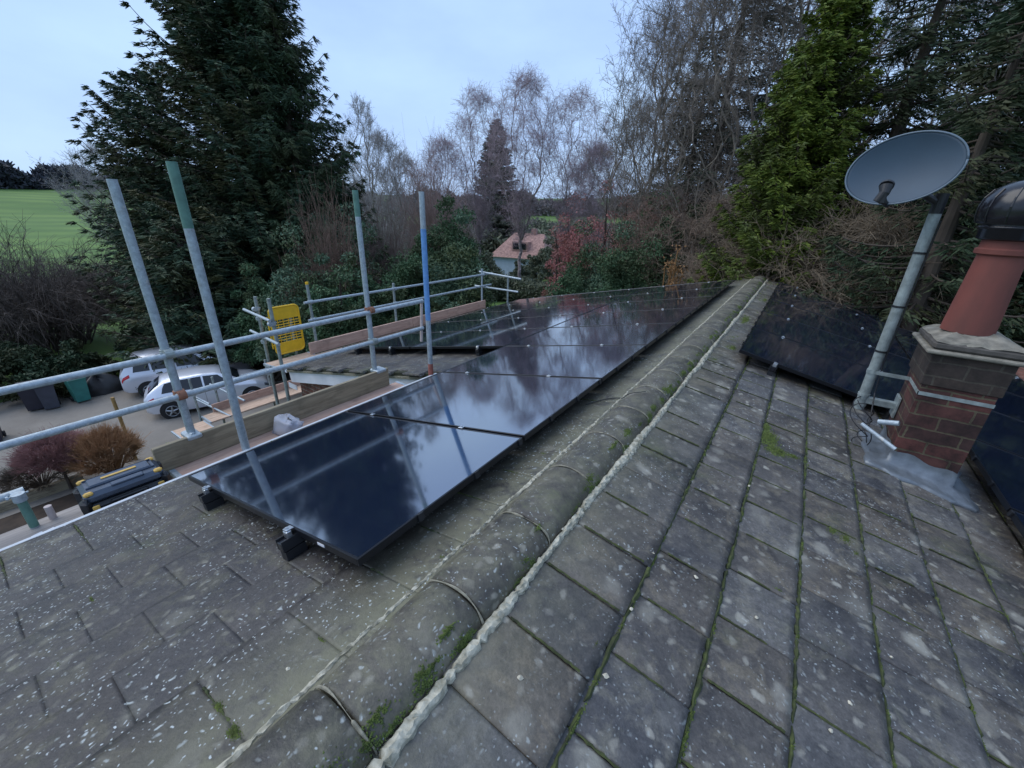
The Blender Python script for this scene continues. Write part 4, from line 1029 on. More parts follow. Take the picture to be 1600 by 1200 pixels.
# wheelie bins
def bin_(x, y, rz, bm, lm, lab):
    root = thing('wheelie_bin', lab, 'wheelie bin', (0, 0, 0), 0, 'wheelie bins at the edge of the driveway')
    b, t = (.40, .44), (.50, .58)
    vs = [(sx * d[0] / 2, sy * d[1] / 2, z) for z, d in ((.06, b), (.98, t)) for sx, sy in ((-1, -1), (1, -1), (1, 1), (-1, 1))]
    mb = MB().add(vs, [(3, 2, 1, 0), (4, 5, 6, 7), (0, 1, 5, 4), (1, 2, 6, 5), (2, 3, 7, 6), (3, 0, 4, 7)]); mb.span((-.27, -.31, .94), (.27, .31, .98), .01); mb.build('bin_body', bm, root)
    mb = MB(); mb.box((0, -.01, 1.015), (.54, .62, .06), Matrix.Rotation(.05, 3, 'X'), .02); mb.build('lid', lm, root)
    mb = MB(); mb.tube([(-.2, .36, .96), (.2, .36, .96)], .016, 8); mb.tube([(-.2, .36, .96), (-.2, .28, .96)], .014, 6); mb.tube([(.2, .36, .96), (.2, .28, .96)], .014, 6); mb.build('handle', bm, root)
    for s in (-1, 1): MB().tube([(s * .20, .24, .10), (s * .25, .24, .10)], .10, 16).build('wheel', M['rubber'], root)
    root.location = (x, y, ZG + .02); root.rotation_euler = (0, 0, rz)
M['bin_green'] = simple('bin_green', (.03, .17, .15), .5, 0, .2, 5); M['bin_lid'] = simple('bin_green_lid', (.20, .38, .33), .5, 0, .2, 5)
M['bin_dark'] = simple('bin_dark', (.022, .022, .035), .5, 0, .2, 5); M['bin_grey'] = simple('bin_grey', (.05, .055, .075), .5, 0, .2, 5); M['bin_glid'] = simple('bin_greylid', (.12, .13, .16), .5, 0, .2, 5)
pb = atz(130, 627, ZG); bin_(pb[0], pb[1], R_(95), M['bin_green'], M['bin_lid'], 'teal green wheelie bin with pale lid left of the silver cars')
pb = atz(58, 640, ZG); bin_(pb[0], pb[1], R_(80), M['bin_dark'], M['bin_dark'], 'near-black wheelie bin leftmost of the bins')
pb = atz(83, 638, ZG); bin_(pb[0], pb[1], R_(85), M['bin_grey'], M['bin_glid'], 'dark grey wheelie bin between the black and the green bins')
pb = atz(163, 616, ZG)
tag(lump('rubbish_sacks', (pb[0] - .3, pb[1], ZG), (.5, .75, .75), M['black'], 9), 'low dark heap of sacks between the green bin and the silver car', 'sacks')
pb = atz(-8, 690, ZG)
bin_(pb[0], pb[1], R_(80), M['bin_dark'], M['bin_dark'], 'black bin cut off at the left edge of the photo')

# timber edging wall of the flower bed and a far fence
tag(MB().span((-14.75, -6, ZG), (-14.55, 1.25, ZG + .28), .02).build('bed_edging', M['wood_old']), 'low timber edging between the flower bed and the driveway', 'edging')

# ---------------------------------------------------------------- trees and shrubs
def quads(c, d, w, rng, jit=.5, tip=.25):
    """leaf-like quads: centres c (n,3), long axis d (n,3, length = leaf length), width w"""
    n = len(c); rv = rng.normal(size=(n, 3)); s = np.cross(d, rv); s /= (np.linalg.norm(s, axis=1, keepdims=True) + 1e-9)
    w = np.asarray(w).reshape(-1, 1) if hasattr(w, '__len__') else w
    a = c - s * w * .5; b = c + s * w * .5; e = c + d + s * w * .5 * tip; f = c + d - s * w * .5 * tip
    V = np.stack([a, b, e, f], 1).reshape(-1, 3); F = np.arange(4 * n).reshape(-1, 4); return V, F
def segs_mesh(P0, P1, r0, r1, k=3):
    """many tapered prisms at once"""
    P0 = np.asarray(P0, float); P1 = np.asarray(P1, float); n = len(P0); d = P1 - P0; d /= (np.linalg.norm(d, axis=1, keepdims=True) + 1e-9)
    up = np.where(np.abs(d[:, 2:3]) < .9, np.array([[0, 0, 1.]]), np.array([[1., 0, 0]])); a = np.cross(d, up); a /= np.linalg.norm(a, axis=1, keepdims=True); b = np.cross(d, a)
    r0 = np.asarray(r0)[:, None]; r1 = np.asarray(r1)[:, None]; vs = []
    for P, r in ((P0, r0), (P1, r1)):
        for i in range(k): t = 2 * math.pi * i / k; vs.append(P + (a * math.cos(t) + b * math.sin(t)) * r)
    V = np.stack(vs, 1).reshape(-1, 3); base = np.arange(n)[:, None] * 2 * k; F = []
    for i in range(k): j = (i + 1) % k; F.append(base + np.array([[i, j, k + j, k + i]]))
    return V, np.concatenate(F, 0)

M['bark'] = simple('bark', (.075, .058, .045), .9, 0, .5, 6, .6, stretch=(1, 1, .3))
M['bark_birch'] = simple('birch_bark', (.33, .28, .27), .85, 0, .6, 3, .3, (.07, .055, .06))
M['bark_grey'] = simple('grey_bark', (.19, .165, .135), .9, 0, .5, 5, .4)
def rootthing(name, x, y, lab, cat, group=None, z=None):
    return thing(name, lab, cat, (x, y, gz(x, y) if z is None else z), 0, group)

def conifer(name, x, y, ztop, rad, lab, mat, seed, cat='conifer', group=None, dens=1.0, leaf=.30, lw=.085, droop=.35, up=.18, bare=.06, shape=.85, nb=9, zb=None, whorl=.42, spray=.5, hang=0.0, lean=(0, 0)):
    r = np.random.default_rng(seed); root = rootthing(name, x, y, lab, cat, group, zb); z0 = root.location.z; H = ztop - z0
    MB().tube([(x, y, z0 - .3), (x + lean[0] * .5, y + lean[1] * .5, z0 + H * .5), (x + lean[0], y + lean[1], z0 + H * .985)], [H * .020 + .04, H * .012 + .02, .02], 10).build('trunk', M['bark'], root)
    P0 = []; P1 = []; ra = []; rb = []; C = []; D = []
    h = bare * H
    while h < H * .99:
        f = h / H; Lb = rad * (1 - f) ** shape * (1 if f > .12 else .75 + 2 * f)
        for b in range(int(nb * (.6 + .4 * (1 - f))) + 1):
            L1 = max(.12, Lb * r.uniform(.62, 1.12)); az = r.uniform(0, 6.283); hh = h + r.uniform(-.5, .5) * whorl
            dx, dy = math.cos(az), math.sin(az); n = max(3, int(L1 / (spray * .55)))
            ts = np.linspace(0, 1, n + 1); dr = droop * r.uniform(.6, 1.4); upk = up * r.uniform(.5, 1.5)
            X = x + lean[0] * f + dx * L1 * ts; Y = y + lean[1] * f + dy * L1 * ts; Z = z0 + hh - dr * L1 * ts * (1 - .35 * ts) + upk * L1 * ts ** 3
            P = np.stack([X, Y, Z], 1); P0.append(P[:-1]); P1.append(P[1:]); rr = .012 + .010 * L1 * (1 - ts); ra.append(rr[:-1]); rb.append(rr[1:])
            sl = spray * (.35 + .9 * np.sin(math.pi * np.clip(ts * .9 + .12, 0, 1))) * min(1, L1 / 1.2)
            m = max(2, int(6 * dens)); per = np.array([-dy, dx, 0]); dirv = np.array([dx, dy, -.12])
            for i in range(1, n + 1):
                for side in (-1, 1):
                    d = per * side * r.uniform(.5, 1, (m, 1)) + dirv * r.uniform(.25, 1.1, (m, 1)) + np.array([0, 0, 1]) * (r.normal(-.12, .16, (m, 1)) - hang * r.random((m, 1)) * .9)
                    d /= np.linalg.norm(d, axis=1, keepdims=True)
                    st = P[i] + d * sl[i] * r.uniform(0, .9, (m, 1)) + r.normal(0, .03, (m, 3))
                    C.append(st); D.append(d * leaf * r.uniform(.6, 1.2, (m, 1)))
        h += whorl * (.75 + .5 * r.random()) * (1 if f < .7 else .75)
    C = np.concatenate(C); D = np.concatenate(D)
    V, F = quads(C, D, lw * r.uniform(.6, 1.3, len(C)), r)
    off = np.array(root.location)
    npmesh('crown', V, F, mat, root, off=off)
    V, F = segs_mesh(np.concatenate(P0), np.concatenate(P1), np.concatenate(ra), np.concatenate(rb), 4); npmesh('branches', V, F, M['bark'], root, off=off)
    return root

def bare_tree(name, x, y, ztop, lab, seed, rad, cat='bare tree', group=None, bark='bark_grey', twig=(.13, .10, .085), N=1500, base=.28, bf=.45, nt=6, tl=.8, hang=0., minr=.006, clus=26, wide=.62, zb=None, lean=0., thick=.0105):
    """branches grown towards points scattered through the crown, nearest-path wiring, radii from the load carried"""
    r = np.random.default_rng(seed); root = rootthing(name, x, y, lab, cat, group, zb); z0 = root.location.z; H = ztop - z0; off = np.array(root.location)
    la = r.uniform(0, 6.28); ld = np.array([math.cos(la), math.sin(la)]) * lean
    nt_ = max(4, int(base * H / .7)); tz = np.linspace(-.3, base * H, nt_); wob = np.cumsum(r.normal(0, .05, (nt_, 2)), 0)
    nodes = [np.array([x + wob[i, 0], y + wob[i, 1], z0 + tz[i]]) for i in range(nt_)]; par = [-1] + list(range(nt_ - 1)); pl = [0.] * nt_
    fork = nodes[-1]
    def prof(g): return np.clip(np.sin(np.pi * np.clip(g, 0, 1) ** (math.log(.5) / math.log(wide))), 0, 1) ** .75
    g = r.uniform(.06, .99, clus); a = r.uniform(0, 6.283, clus); q = rad * prof(g) * np.sqrt(r.uniform(.05, 1, clus))
    cc = np.stack([fork[0] + q * np.cos(a) + ld[0] * g * H, fork[1] + q * np.sin(a) + ld[1] * g * H, z0 + base * H + g * (1 - base) * H], 1)
    g2 = r.uniform(.02, 1, N); a2 = r.uniform(0, 6.283, N); q2 = rad * prof(g2) * np.sqrt(r.random(N))
    P = np.stack([fork[0] + q2 * np.cos(a2) + ld[0] * g2 * H, fork[1] + q2 * np.sin(a2) + ld[1] * g2 * H, z0 + base * H + g2 * (1 - base) * H], 1)
    kq = r.integers(0, clus, N); m_ = r.random(N) < .42; P[m_] = cc[kq[m_]] + r.normal(0, rad * .20, (m_.sum(), 3)); P = P[P[:, 2] < ztop - .15 * r.random(N) * H * .3]; N = len(P)
    P = P[np.argsort(np.linalg.norm((P - fork) * (1, 1, .8), axis=1))]
    A_ = np.zeros((nt_ + N, 3)); A_[:nt_] = nodes; PLn = np.zeros(nt_ + N); PAR = np.full(nt_ + N, -1); PAR[:nt_] = par; n = nt_
    for p in P:
        lo = max(0, nt_ - 3); dv = A_[lo:n] - p; ds = np.linalg.norm(dv, axis=1); cost = ds + bf * PLn[lo:n] + np.maximum(0, dv[:, 2]) * .6
        k = int(np.argmin(cost)) + lo; A_[n] = p; PAR[n] = k; PLn[n] = PLn[k] + ds[k - lo]; n += 1
    load = np.ones(n)
    for k in range(n - 1, 0, -1): load[PAR[k]] += load[k]
    rr_ = np.maximum(minr * 1.1, H * thick * (load / load[0]) ** .5); rr_[:nt_] *= np.linspace(1.25, 1.0, nt_)
    # soften kinks
    B_ = A_.copy()
    for k in range(nt_, n): B_[k] = A_[k] * .7 + .3 * A_[PAR[k]] + np.array([0, 0, -.03 * hang])
    idx = np.arange(1, n); P0 = B_[PAR[idx]]; P1 = B_[idx]; d0 = np.linalg.norm(P1 - P0, axis=1, keepdims=True)
    mid = (P0 + P1) / 2 + r.normal(0, .06, P0.shape) * d0; mid[:, 2] += .05 * d0[:, 0]; r0 = np.minimum(rr_[PAR[idx]], rr_[idx] * 1.5); r1 = rr_[idx]
    big = load[idx] > 12
    for sel, nm, mt, kk in ((big, 'trunk', M[bark], 7), (~big, 'branches', None, 3)):
        if mt is None:
            key = 'twig_%.2f_%.2f_%.2f' % twig
            if key not in M: M[key] = simple('twigs', twig, .9, 0, .35, .8)
            mt = M[key]
        rm = (r0 + r1) / 2
        V, F = segs_mesh(np.concatenate([P0[sel], mid[sel]]), np.concatenate([mid[sel], P1[sel]]), np.concatenate([r0[sel], rm[sel]]), np.concatenate([rm[sel], r1[sel]]), kk)
        if nm == 'trunk': npmesh(nm, V, F, mt, root, off=off)
        else: VB, FB = V, F
    tp = idx[load[idx] < 7]; S = np.repeat(B_[tp], nt, 0) ; D = np.repeat(B_[tp] - B_[PAR[tp]], nt, 0); S = S - D * r.uniform(0, 1, (len(S), 1)); D /= (np.linalg.norm(D, axis=1, keepdims=True) + 1e-6)
    D = D * .6 + r.normal(0, .55, D.shape) + np.array([0, 0, .25]); D /= np.linalg.norm(D, axis=1, keepdims=True); Lt = tl * r.uniform(.35, 1.1, (len(D), 1))
    T0 = []; T1 = []; q = S
    for k in range(3):
        q2_ = q + D * Lt / 3; T0.append(q); T1.append(q2_)
        if k < 2:
            e = D + r.normal(0, .7, D.shape); e /= np.linalg.norm(e, axis=1, keepdims=True); T0.append(q2_); T1.append(q2_ + e * Lt * .32)
        q = q2_; D = D + r.normal(0, .22, D.shape) + np.array([0, 0, -.42 * hang + .10]); D /= np.linalg.norm(D, axis=1, keepdims=True)
    T0 = np.concatenate(T0); T1 = np.concatenate(T1)
    V, F = segs_mesh(T0, T1, np.full(len(T0), minr), np.full(len(T0), minr * .6), 3); npmesh('twigs', np.concatenate([VB, V]), np.concatenate([FB, F + len(VB)]), mt, root, off=off)
    return root

def shrub(name, x, y, z0, size, lab, mat, seed, cat='shrub', group=None, n=90, leaf=.10, per=150, clump=.28, stems=9, sm=None, fill=.55):
    r = np.random.default_rng(seed); zb = gz(x, y) if z0 is None else z0; root = thing(name, lab, cat, (x, y, zb), 0, group); off = np.array(root.location)
    sx, sy, sz = size; cc = []
    ph = r.uniform(0, 6, 8)
    for i in range(n):
        a = r.uniform(0, 6.283); b = math.asin(r.uniform(-.25, 1)); k = r.uniform(fill, 1.0) * (1 + .22 * math.sin(3 * a + ph[0]) * math.cos(2 * b + ph[1]) + .14 * math.sin(7 * a + ph[2] + 4 * b))
        cc.append((x + sx * k * math.cos(a) * math.cos(b), y + sy * k * math.sin(a) * math.cos(b), zb + sz * .36 + sz * .64 * k * math.sin(b) * (1 if b > 0 else .6)))
    cc = np.array(cc); C = []; 
    for c in cc:
        rr = clump * r.uniform(.55, 1.35) * (sx + sy + sz) / 6; p = r.normal(size=(per, 3)); p /= np.linalg.norm(p, axis=1, keepdims=True)
        C.append(c + p * rr * r.uniform(.55, 1.05, (per, 1)) * np.array([1, 1, .75]))
    C = np.concatenate(C); C[:, 2] = np.maximum(C[:, 2], zb + .02); d = r.normal(size=C.shape); d[:, 2] -= .35; d /= np.linalg.norm(d, axis=1, keepdims=True)
    V, F = quads(C, d * leaf * r.uniform(.6, 1.3, (len(C), 1)), leaf * .55, r, tip=.5)
    npmesh('crown', V, F, mat, root, off=off)
    P0 = []; P1 = []; ra = []; rb = []
    for c in cc[r.integers(0, len(cc), stems)]:
        b = np.array([x, y, zb - .1]) + r.normal(0, .12, 3) * (1, 1, 0); mid = (b + c) / 2 + r.normal(0, .12, 3) * sz * .3
        P0 += [b, mid]; P1 += [mid, c]; ra += [.02 * sz + .01, .012 * sz + .006]; rb += [.012 * sz + .006, .008]
    V, F = segs_mesh(P0, P1, ra, rb, 5); npmesh('trunk', V, F, sm or M['bark'], root, off=off)
    return root

def thicket(name, x, y, z0, size, lab, col, seed, cat='bare shrub', group=None, n=260, rad=.012, arch=.8, sub=5, nseg=7, z1=.006):
    """arching bare stems"""
    r = np.random.default_rng(seed); zb = gz(x, y) if z0 is None else z0; root = thing(name, lab, cat, (x, y, zb), 0, group); off = np.array(root.location)
    sx, sy, sz = size; A0 = []; A1 = []; ra = []; rb = []; T0 = []; T1 = []; ta = []; tb = []
    for i in range(n):
        a = r.uniform(0, 6.283); q = math.sqrt(r.random()); b = np.array([x + sx * .55 * q * math.cos(a), y + sy * .55 * q * math.sin(a), zb - .05])
        d = np.array([math.cos(a) * .35 * q + r.normal(0, .2), math.sin(a) * .35 * q + r.normal(0, .2), 1.]); d /= np.linalg.norm(d); L = sz * r.uniform(.7, 1.35); p = b; rr = rad * r.uniform(.6, 1.4)
        for s in range(nseg):
            d = d + np.array([math.cos(a) * .16 * sx / sz, math.sin(a) * .16 * sy / sz, -arch * .28 * (s / nseg)]) + r.normal(0, .10, 3); d /= np.linalg.norm(d); p2 = p + d * L / nseg; r2 = max(rr * .82, z1)
            A0.append(p); A1.append(p2); ra.append(rr); rb.append(r2)
            if s >= 1:
                for _ in range(sub):
                    e = d * .7 + r.normal(0, .55, 3); e /= np.linalg.norm(e); l2 = L * r.uniform(.08, .24); m_ = p2 + e * l2 * .5; e2 = e + r.normal(0, .3, 3) + (0, 0, -.2 * arch)
                    e2 /= np.linalg.norm(e2); T0 += [p2, m_]; T1 += [m_, m_ + e2 * l2 * .6]; ta += [r2 * .6, r2 * .45]; tb += [r2 * .45, r2 * .25]
            p = p2; rr = r2
    c0 = np.array([x, y, 0]); A0, A1, T0, T1 = [np.array(q) for q in (A0, A1, T0, T1)]
    fx = min(1.6, sx / np.percentile(np.abs(T1[:, 0] - x), 93)); fy = min(1.6, sy / np.percentile(np.abs(T1[:, 1] - y), 93)); fz = sz / (np.percentile(T1[:, 2], 98) - zb)
    for q in (A0, A1, T0, T1): q[:, 0] = x + (q[:, 0] - x) * fx; q[:, 1] = y + (q[:, 1] - y) * fy; q[:, 2] = zb + (q[:, 2] - zb) * fz
    key = 'stem_%.2f_%.2f_%.2f' % col
    if key not in M: M[key] = simple('stems', col, .9, 0, .45, 1.5, 0)
    V, F = segs_mesh(A0, A1, ra, rb, 4); npmesh('stems', V, F, M[key], root, off=off)
    V, F = segs_mesh(T0, T1, np.maximum(ta, z1 * .6), np.maximum(tb, z1 * .4), 3); npmesh('twigs', V, F, M[key], root, off=off)
    return root

M['lf_spruce'] = leafmat('spruce_needles', (.028, .056, .032), (.060, .095, .044), (.050, .062, .026))
M['lf_spruce2'] = leafmat('cypress_needles', (.026, .054, .036), (.055, .090, .048), (.060, .062, .024))
M['lf_small'] = leafmat('dull_needles', (.070, .080, .058), (.11, .115, .085))
M['lf_holly'] = leafmat('evergreen_leaves', (.040, .092, .045), (.085, .150, .070), (.050, .070, .030))
M['lf_rhodo'] = leafmat('broad_leaves', (.055, .110, .072), (.12, .18, .11), (.075, .095, .035))
M['lf_dark'] = leafmat('dark_evergreen', (.022, .042, .022), (.048, .075, .036), (.045, .050, .022))
M['lf_ivy'] = leafmat('ivy_leaves', (.060, .075, .055), (.11, .125, .095), (.095, .090, .065))
M['lf_bright'] = leafmat('bright_conifer', (.050, .085, .012), (.150, .190, .024), (.060, .075, .020), .9)
M['lf_red'] = leafmat('red_leaves', (.36, .12, .125), (.48, .20, .19), (.28, .13, .11))
M['lf_brown'] = leafmat('brown_leaves', (.080, .045, .028), (.13, .075, .045), (.05, .045, .028))
M['lf_gold'] = leafmat('golden_leaves', (.22, .115, .045), (.36, .20, .09))
M['lf_lime'] = leafmat('lime_leaves', (.16, .26, .03), (.26, .36, .05))

GT = 'trees and shrubs round the garden'
# the big dark conifers on the left
p = at(318, -150, 27); conifer('conifer', p[0], p[1], 12.6, 6.3, 'very large dark evergreen at the left, its top cut off by the photo', M['lf_spruce2'], 1, leaf=.22, lw=.06, droop=.10, up=.30, nb=18, whorl=.40, spray=.60, dens=3.6, shape=.55, bare=.02)
p = at(398, -150, 25.5); conifer('spruce', p[0], p[1], 12.2, 4.9, 'tall dark spruce with drooping branch tips right of the largest evergreen', M['lf_spruce'], 2, 'spruce', leaf=.20, lw=.045, droop=.42, up=.36, nb=13, whorl=.50, spray=.50, dens=3.2, shape=.75, bare=.05, hang=.8)
p = at(210, 120, 30); conifer('conifer', p[0], p[1], 7.0, 4.9, 'dark evergreen with feathery side branches at the left edge of the big conifers', M['lf_spruce2'], 3, leaf=.22, lw=.055, droop=.05, up=.45, nb=15, whorl=.42, spray=.6, dens=3.0, shape=.6, bare=.02)
p = at(265, 330, 23); conifer('conifer', p[0], p[1], .6, 3.6, 'lower dark evergreen skirting the big conifers behind the scaffold poles', M['lf_spruce2'], 4, leaf=.26, lw=.07, droop=.15, up=.3, nb=14, whorl=.36, spray=.55, dens=1.7, shape=.6, bare=.0)
# brown undergrowth far left
for i, (px, py, D, s, c, lab) in enumerate(((5, 392, 33, (5.0, 4.0, 5.6), (.085, .068, .060), 'dark brown bare thicket at the far left below the green field'), (95, 440, 47, (7.0, 5.0, 4.0), (.11, .085, .072), 'bare brown bush sloping down towards the big conifers'), (175, 415, 47, (5.5, 4.0, 4.2), (.15, .12, .10), 'pale brown bare bush at the foot of the feathery evergreen'))):
    p = at(px, py, D); g0 = gz(p[0], p[1]); thicket('bare_shrub', p[0], p[1], g0, (s[0], s[1], max(1.5, p[2] - g0)), lab, c, 20 + i, n=330, rad=.03, z1=.012, sub=8, arch=.9)
for i, (px, py, D, s, lab) in enumerate(((20, 545, 25.5, (2.8, 2.0), 'dark evergreen hedge behind the leftmost bins'), (110, 588, 25, (2.0, 1.4), 'dark evergreen hedge behind the green bin'), (252, 505, 30, (2.8, 2.2), 'dark green bush behind the rear silver car'), (335, 500, 28, (3.0, 2.2), 'dark green bush left of the ladder bay'))):
    p = at(px, py, D); g0 = gz(p[0], p[1]); shrub('evergreen_bush', p[0], p[1], g0, (s[0], s[0] * .8, max(1.0, p[2] - g0)), lab, M['lf_dark'], 30 + i, n=110, leaf=.13, per=220, group=GT)
# green bushes behind the far scaffold
for i, (px, py, D, s, mt, lab) in enumerate(((402, 440, 20.5, (1.3, 1.2), 'lf_holly', 'green bush behind the left pole of the ladder bay'), (470, 395, 19, (2.3, 2.0), 'lf_rhodo', 'green bush rising behind the yellow gate'), (520, 330, 22, (2.3, 2.0), 'lf_rhodo', 'grey-green bush under the drooping spruce branches'), (585, 420, 18, (2.0, 1.8), 'lf_holly', 'dark green bush behind the third scaffold pole'), (640, 375, 19.5, (1.8, 1.8), 'lf_holly', 'green bush between the third and the blue-topped pole'), (698, 318, 21, (1.9, 1.7), 'lf_holly', 'tall rounded holly right of the blue-topped pole'), (715, 380, 17.5, (1.5, 1.4), 'lf_rhodo', 'bright green bush behind the end of the far guard rails'), (560, 400, 25, (2.6, 2.2), 'lf_rhodo', 'broad grey-green bush deeper in the garden behind the far platform'), (520, 440, 16.5, (1.3, 1.2), 'lf_holly', 'low bush over the pink toe board'))):
    p = at(px, py, D); g0 = gz(p[0], p[1]); shrub('evergreen_bush', p[0], p[1], g0, (s[0], s[1], max(1.2, p[2] - g0)), lab, M[mt], 40 + i, n=130, leaf=.095, per=240, group=GT)
for i, (px, py, D, s, c, lab) in enumerate(((512, 350, 20, (1.3, 1.3), (.20, .13, .10), 'rusty brown bare shrub below the spruce branches'), (600, 345, 25, (1.6, 1.6), (.22, .155, .135), 'reddish brown bare shrub between the spruce and the holly'), (680, 270, 34, (2.0, 2.0), (.26, .18, .165), 'reddish bare shrub left of the small dark conifer'))):
    p = at(px, py, D); g0 = gz(p[0], p[1]); thicket('bare_shrub', p[0], p[1], g0, (s[0], s[1], max(1.5, p[2] - g0)), lab, c, 60 + i, n=200, rad=.022, sub=7, z1=.009, arch=1.2)
# small dark conifer, birches, middle distance
p = at(776, 185, 80); conifer('conifer', p[0], p[1], p[2], 7.2, 'small dull conifer standing among the bare birches', M['lf_small'], 7, leaf=.42, lw=.13, droop=.12, up=.15, nb=15, whorl=.5, spray=.8, dens=1.8, shape=.75, bare=.0)
BG = 'bare birches against the sky'
for i, (px, py, D, rd, lab) in enumerate(((748, 128, 46, 2.9, 'leftmost bare birch, half behind the dull conifer'), (822, 108, 42, 3.3, 'middle and tallest bare birch above the red-roofed house'), (905, 135, 42, 3.3, 'right-hand bare birch leaning towards the big bare tree'), (690, 212, 48, 2.6, 'short bare birch at the left of the birch group'), (940, 225, 40, 2.2, 'low bare birch right of the birch group'))):
    p = at(px, py, D); bare_tree('birch', p[0], p[1], p[2], lab, 70 + i, rd, 'birch', BG, 'bark_birch', (.36, .28, .31), N=1000, base=.26, bf=.5, nt=7, tl=1.35, hang=1.1, minr=.0062, wide=.66, clus=34, thick=.0078)
for i, (px, py, D, rd, lab) in enumerate(((560, 150, 75, 4.0, 'faint bare tree in the distance beyond the spruce tips'), (590, 205, 60, 4.2, 'bare spreading tree right of the spruce'), (628, 240, 55, 3.6, 'low bare tree in front of the skyline right of the spruce'), (145, 225, 70, 4.5, 'faint bare tree on the skyline left of the big conifers'))):
    p = at(px, py, D); bare_tree('bare_tree', p[0], p[1], p[2], lab, 80 + i, rd, 'bare tree', 'distant bare trees', 'bark_grey', (.30, .28, .28), N=800, base=.25, nt=6, tl=1.2, minr=.011, wide=.55)
for i, (px, py, D, rd, lab) in enumerate(((1048, 20, 27, 3.0, 'large bare tree with curling twigs, left of the ivy-covered one'), (1118, -80, 24, 3.8, 'tall bare tree with dense twigs in the upper middle'), (1185, -130, 20, 3.8, 'big bare tree with ivy on its limbs, top cut off by the photo'), (1250, -170, 19, 4.0, 'big bare tree behind the yellow-green conifer'), (1005, 150, 30, 2.4, 'smaller bare tree on the left flank of the big bare trees'))):
    p = at(px, py, D); bare_tree('bare_tree', p[0], p[1], p[2], lab, 90 + i, rd, 'bare tree', 'large bare trees behind the roof', 'bark_grey', (.175, .15, .13), N=(900, 1500, 1600, 1500, 600)[i], base=.16, bf=.35, nt=8, tl=.8, minr=.0050, wide=.55, hang=.35, thick=.009)
for i, (px, py, D, rd, lab) in enumerate(((1190, -130, 22, 3.9, 'tall grey-green ivy-covered tree left of the yellow-green conifer'), (1110, 85, 24, 3.0, 'shorter grey-green ivy-covered tree in the upper middle'), (1280, -60, 24, 3.4, 'grey-green ivy-covered tree deeper behind the yellow-green conifer'))):
    p = at(px, py, D); conifer('ivy_tree', p[0], p[1], p[2], rd, lab, M['lf_ivy'], 100 + i, 'ivy-covered tree', 'ivy-covered trees', leaf=.17, lw=.06, droop=.12, up=.1, nb=8, whorl=.6, spray=.6, dens=2.0, shape=.45, bare=.12, hang=.5)
# yellow-green conifer
p = at(1335, -75, 12.6); conifer('bright_conifer', p[0], p[1], p[2], 2.5, 'yellow-green conifer behind the satellite dish', M['lf_bright'], 8, 'conifer', leaf=.10, lw=.034, droop=.20, up=.30, nb=20, whorl=.20, spray=.28, dens=3.2, shape=.62, bare=.43, hang=.3)
# arching brown growth above the ridge end and right panels
GA = 'bare arching shrubs beyond the roof'
for i, (px, py, D, s, c, lab) in enumerate(((1110, 310, 16.5, (2.0, 2.2), (.23, .17, .13), 'brown arching shrub left of the ridge end'), (1225, 322, 13.2, (1.6, 1.6), (.21, .165, .12), 'tangled pale brown shrub just beyond the ridge end'), (1325, 322, 12.0, (1.5, 1.5), (.20, .155, .105), 'brown arching shrub below the yellow-green conifer'), (1045, 300, 19.5, (1.7, 1.8), (.25, .16, .13), 'reddish brown shrub above the far panels'), (1400, 335, 11.5, (1.2, 1.3), (.18, .14, .10), 'dark brown shrub behind the dish mast'), (1170, 385, 13.2, (1.0, 1.0), (.24, .185, .13), 'low pale tangle right behind the ridge end'), (1160, 300, 16, (1.7, 1.6), (.22, .17, .13), 'grey-brown arching shrub deeper behind the ridge end'))):
    p = at(px, py, D); bare_tree('arching_shrub', p[0], p[1], p[2], lab, 110 + i, s[0] * 1.15, 'bare shrub', GA, 'bark_grey', c, N=850, base=.12, bf=.25, nt=7, tl=.75, hang=.9, minr=.0055, wide=.74, clus=14)
# red and green shrubs above the far panels
for i, (px, py, D, s, mt, lab) in enumerate(((935, 296, 27, (2.3, 1.6), 'lf_red', 'crimson-leaved shrub in front of the birches'), (893, 335, 29, (1.5, 1.3), 'lf_red', 'crimson shrub beside the red-roofed house'), (880, 412, 19, (.6, .6), 'lf_red', 'low reddish shrub at the left end of the far green bushes'), (1000, 305, 25, (1.6, 1.4), 'lf_red', 'reddish shrub tip right of the crimson shrub'))):
    p = at(px, py, D); g0 = gz(p[0], p[1]); shrub('red_shrub', p[0], p[1], g0, (s[0], s[1], max(1.2, p[2] - g0)), lab, M[mt], 120 + i, n=120, leaf=.08, per=110, fill=.3, group='red shrubs', stems=18)
for i, (px, py, D, s, mt, lab) in enumerate(((905, 395, 20, (1.5, 1.5), 'lf_holly', 'green bush in front of the crimson shrub'), (965, 362, 19, (1.8, 1.7), 'lf_rhodo', 'blue-green bush in the middle above the far panels'), (1040, 345, 18, (1.8, 1.7), 'lf_holly', 'dark green bush left of the withered golden plant'), (1105, 375, 16.5, (1.6, 1.5), 'lf_dark', 'dark bush behind the withered golden plant'), (893, 425, 16.5, (.9, .8), 'lf_holly', 'low green bush at the left end of the panel top'), (985, 395, 15.8, (1.6, 1.2), 'lf_holly', 'low green bush just above the far panels'), (1240, 400, 15.5, (1.9, 1.6), 'lf_dark', 'dark evergreen behind the right-hand panels'), (1340, 410, 14.5, (1.8, 1.6), 'lf_dark', 'dark evergreen behind the dish mast'), (1470, 400, 12, (1.9, 1.6), 'lf_dark', 'dark evergreen left of the chimney pot'), (1010, 330, 24, (2.4, 2.2), 'lf_dark', 'dark evergreen deeper in the garden above the far panels'))):
    p = at(px, py, D); g0 = gz(p[0], p[1]); shrub('evergreen_bush', p[0], p[1], g0, (s[0], s[1], max(1.2, p[2] - g0)), lab, M[mt], 130 + i, n=130, leaf=.08, per=260, group=GT)
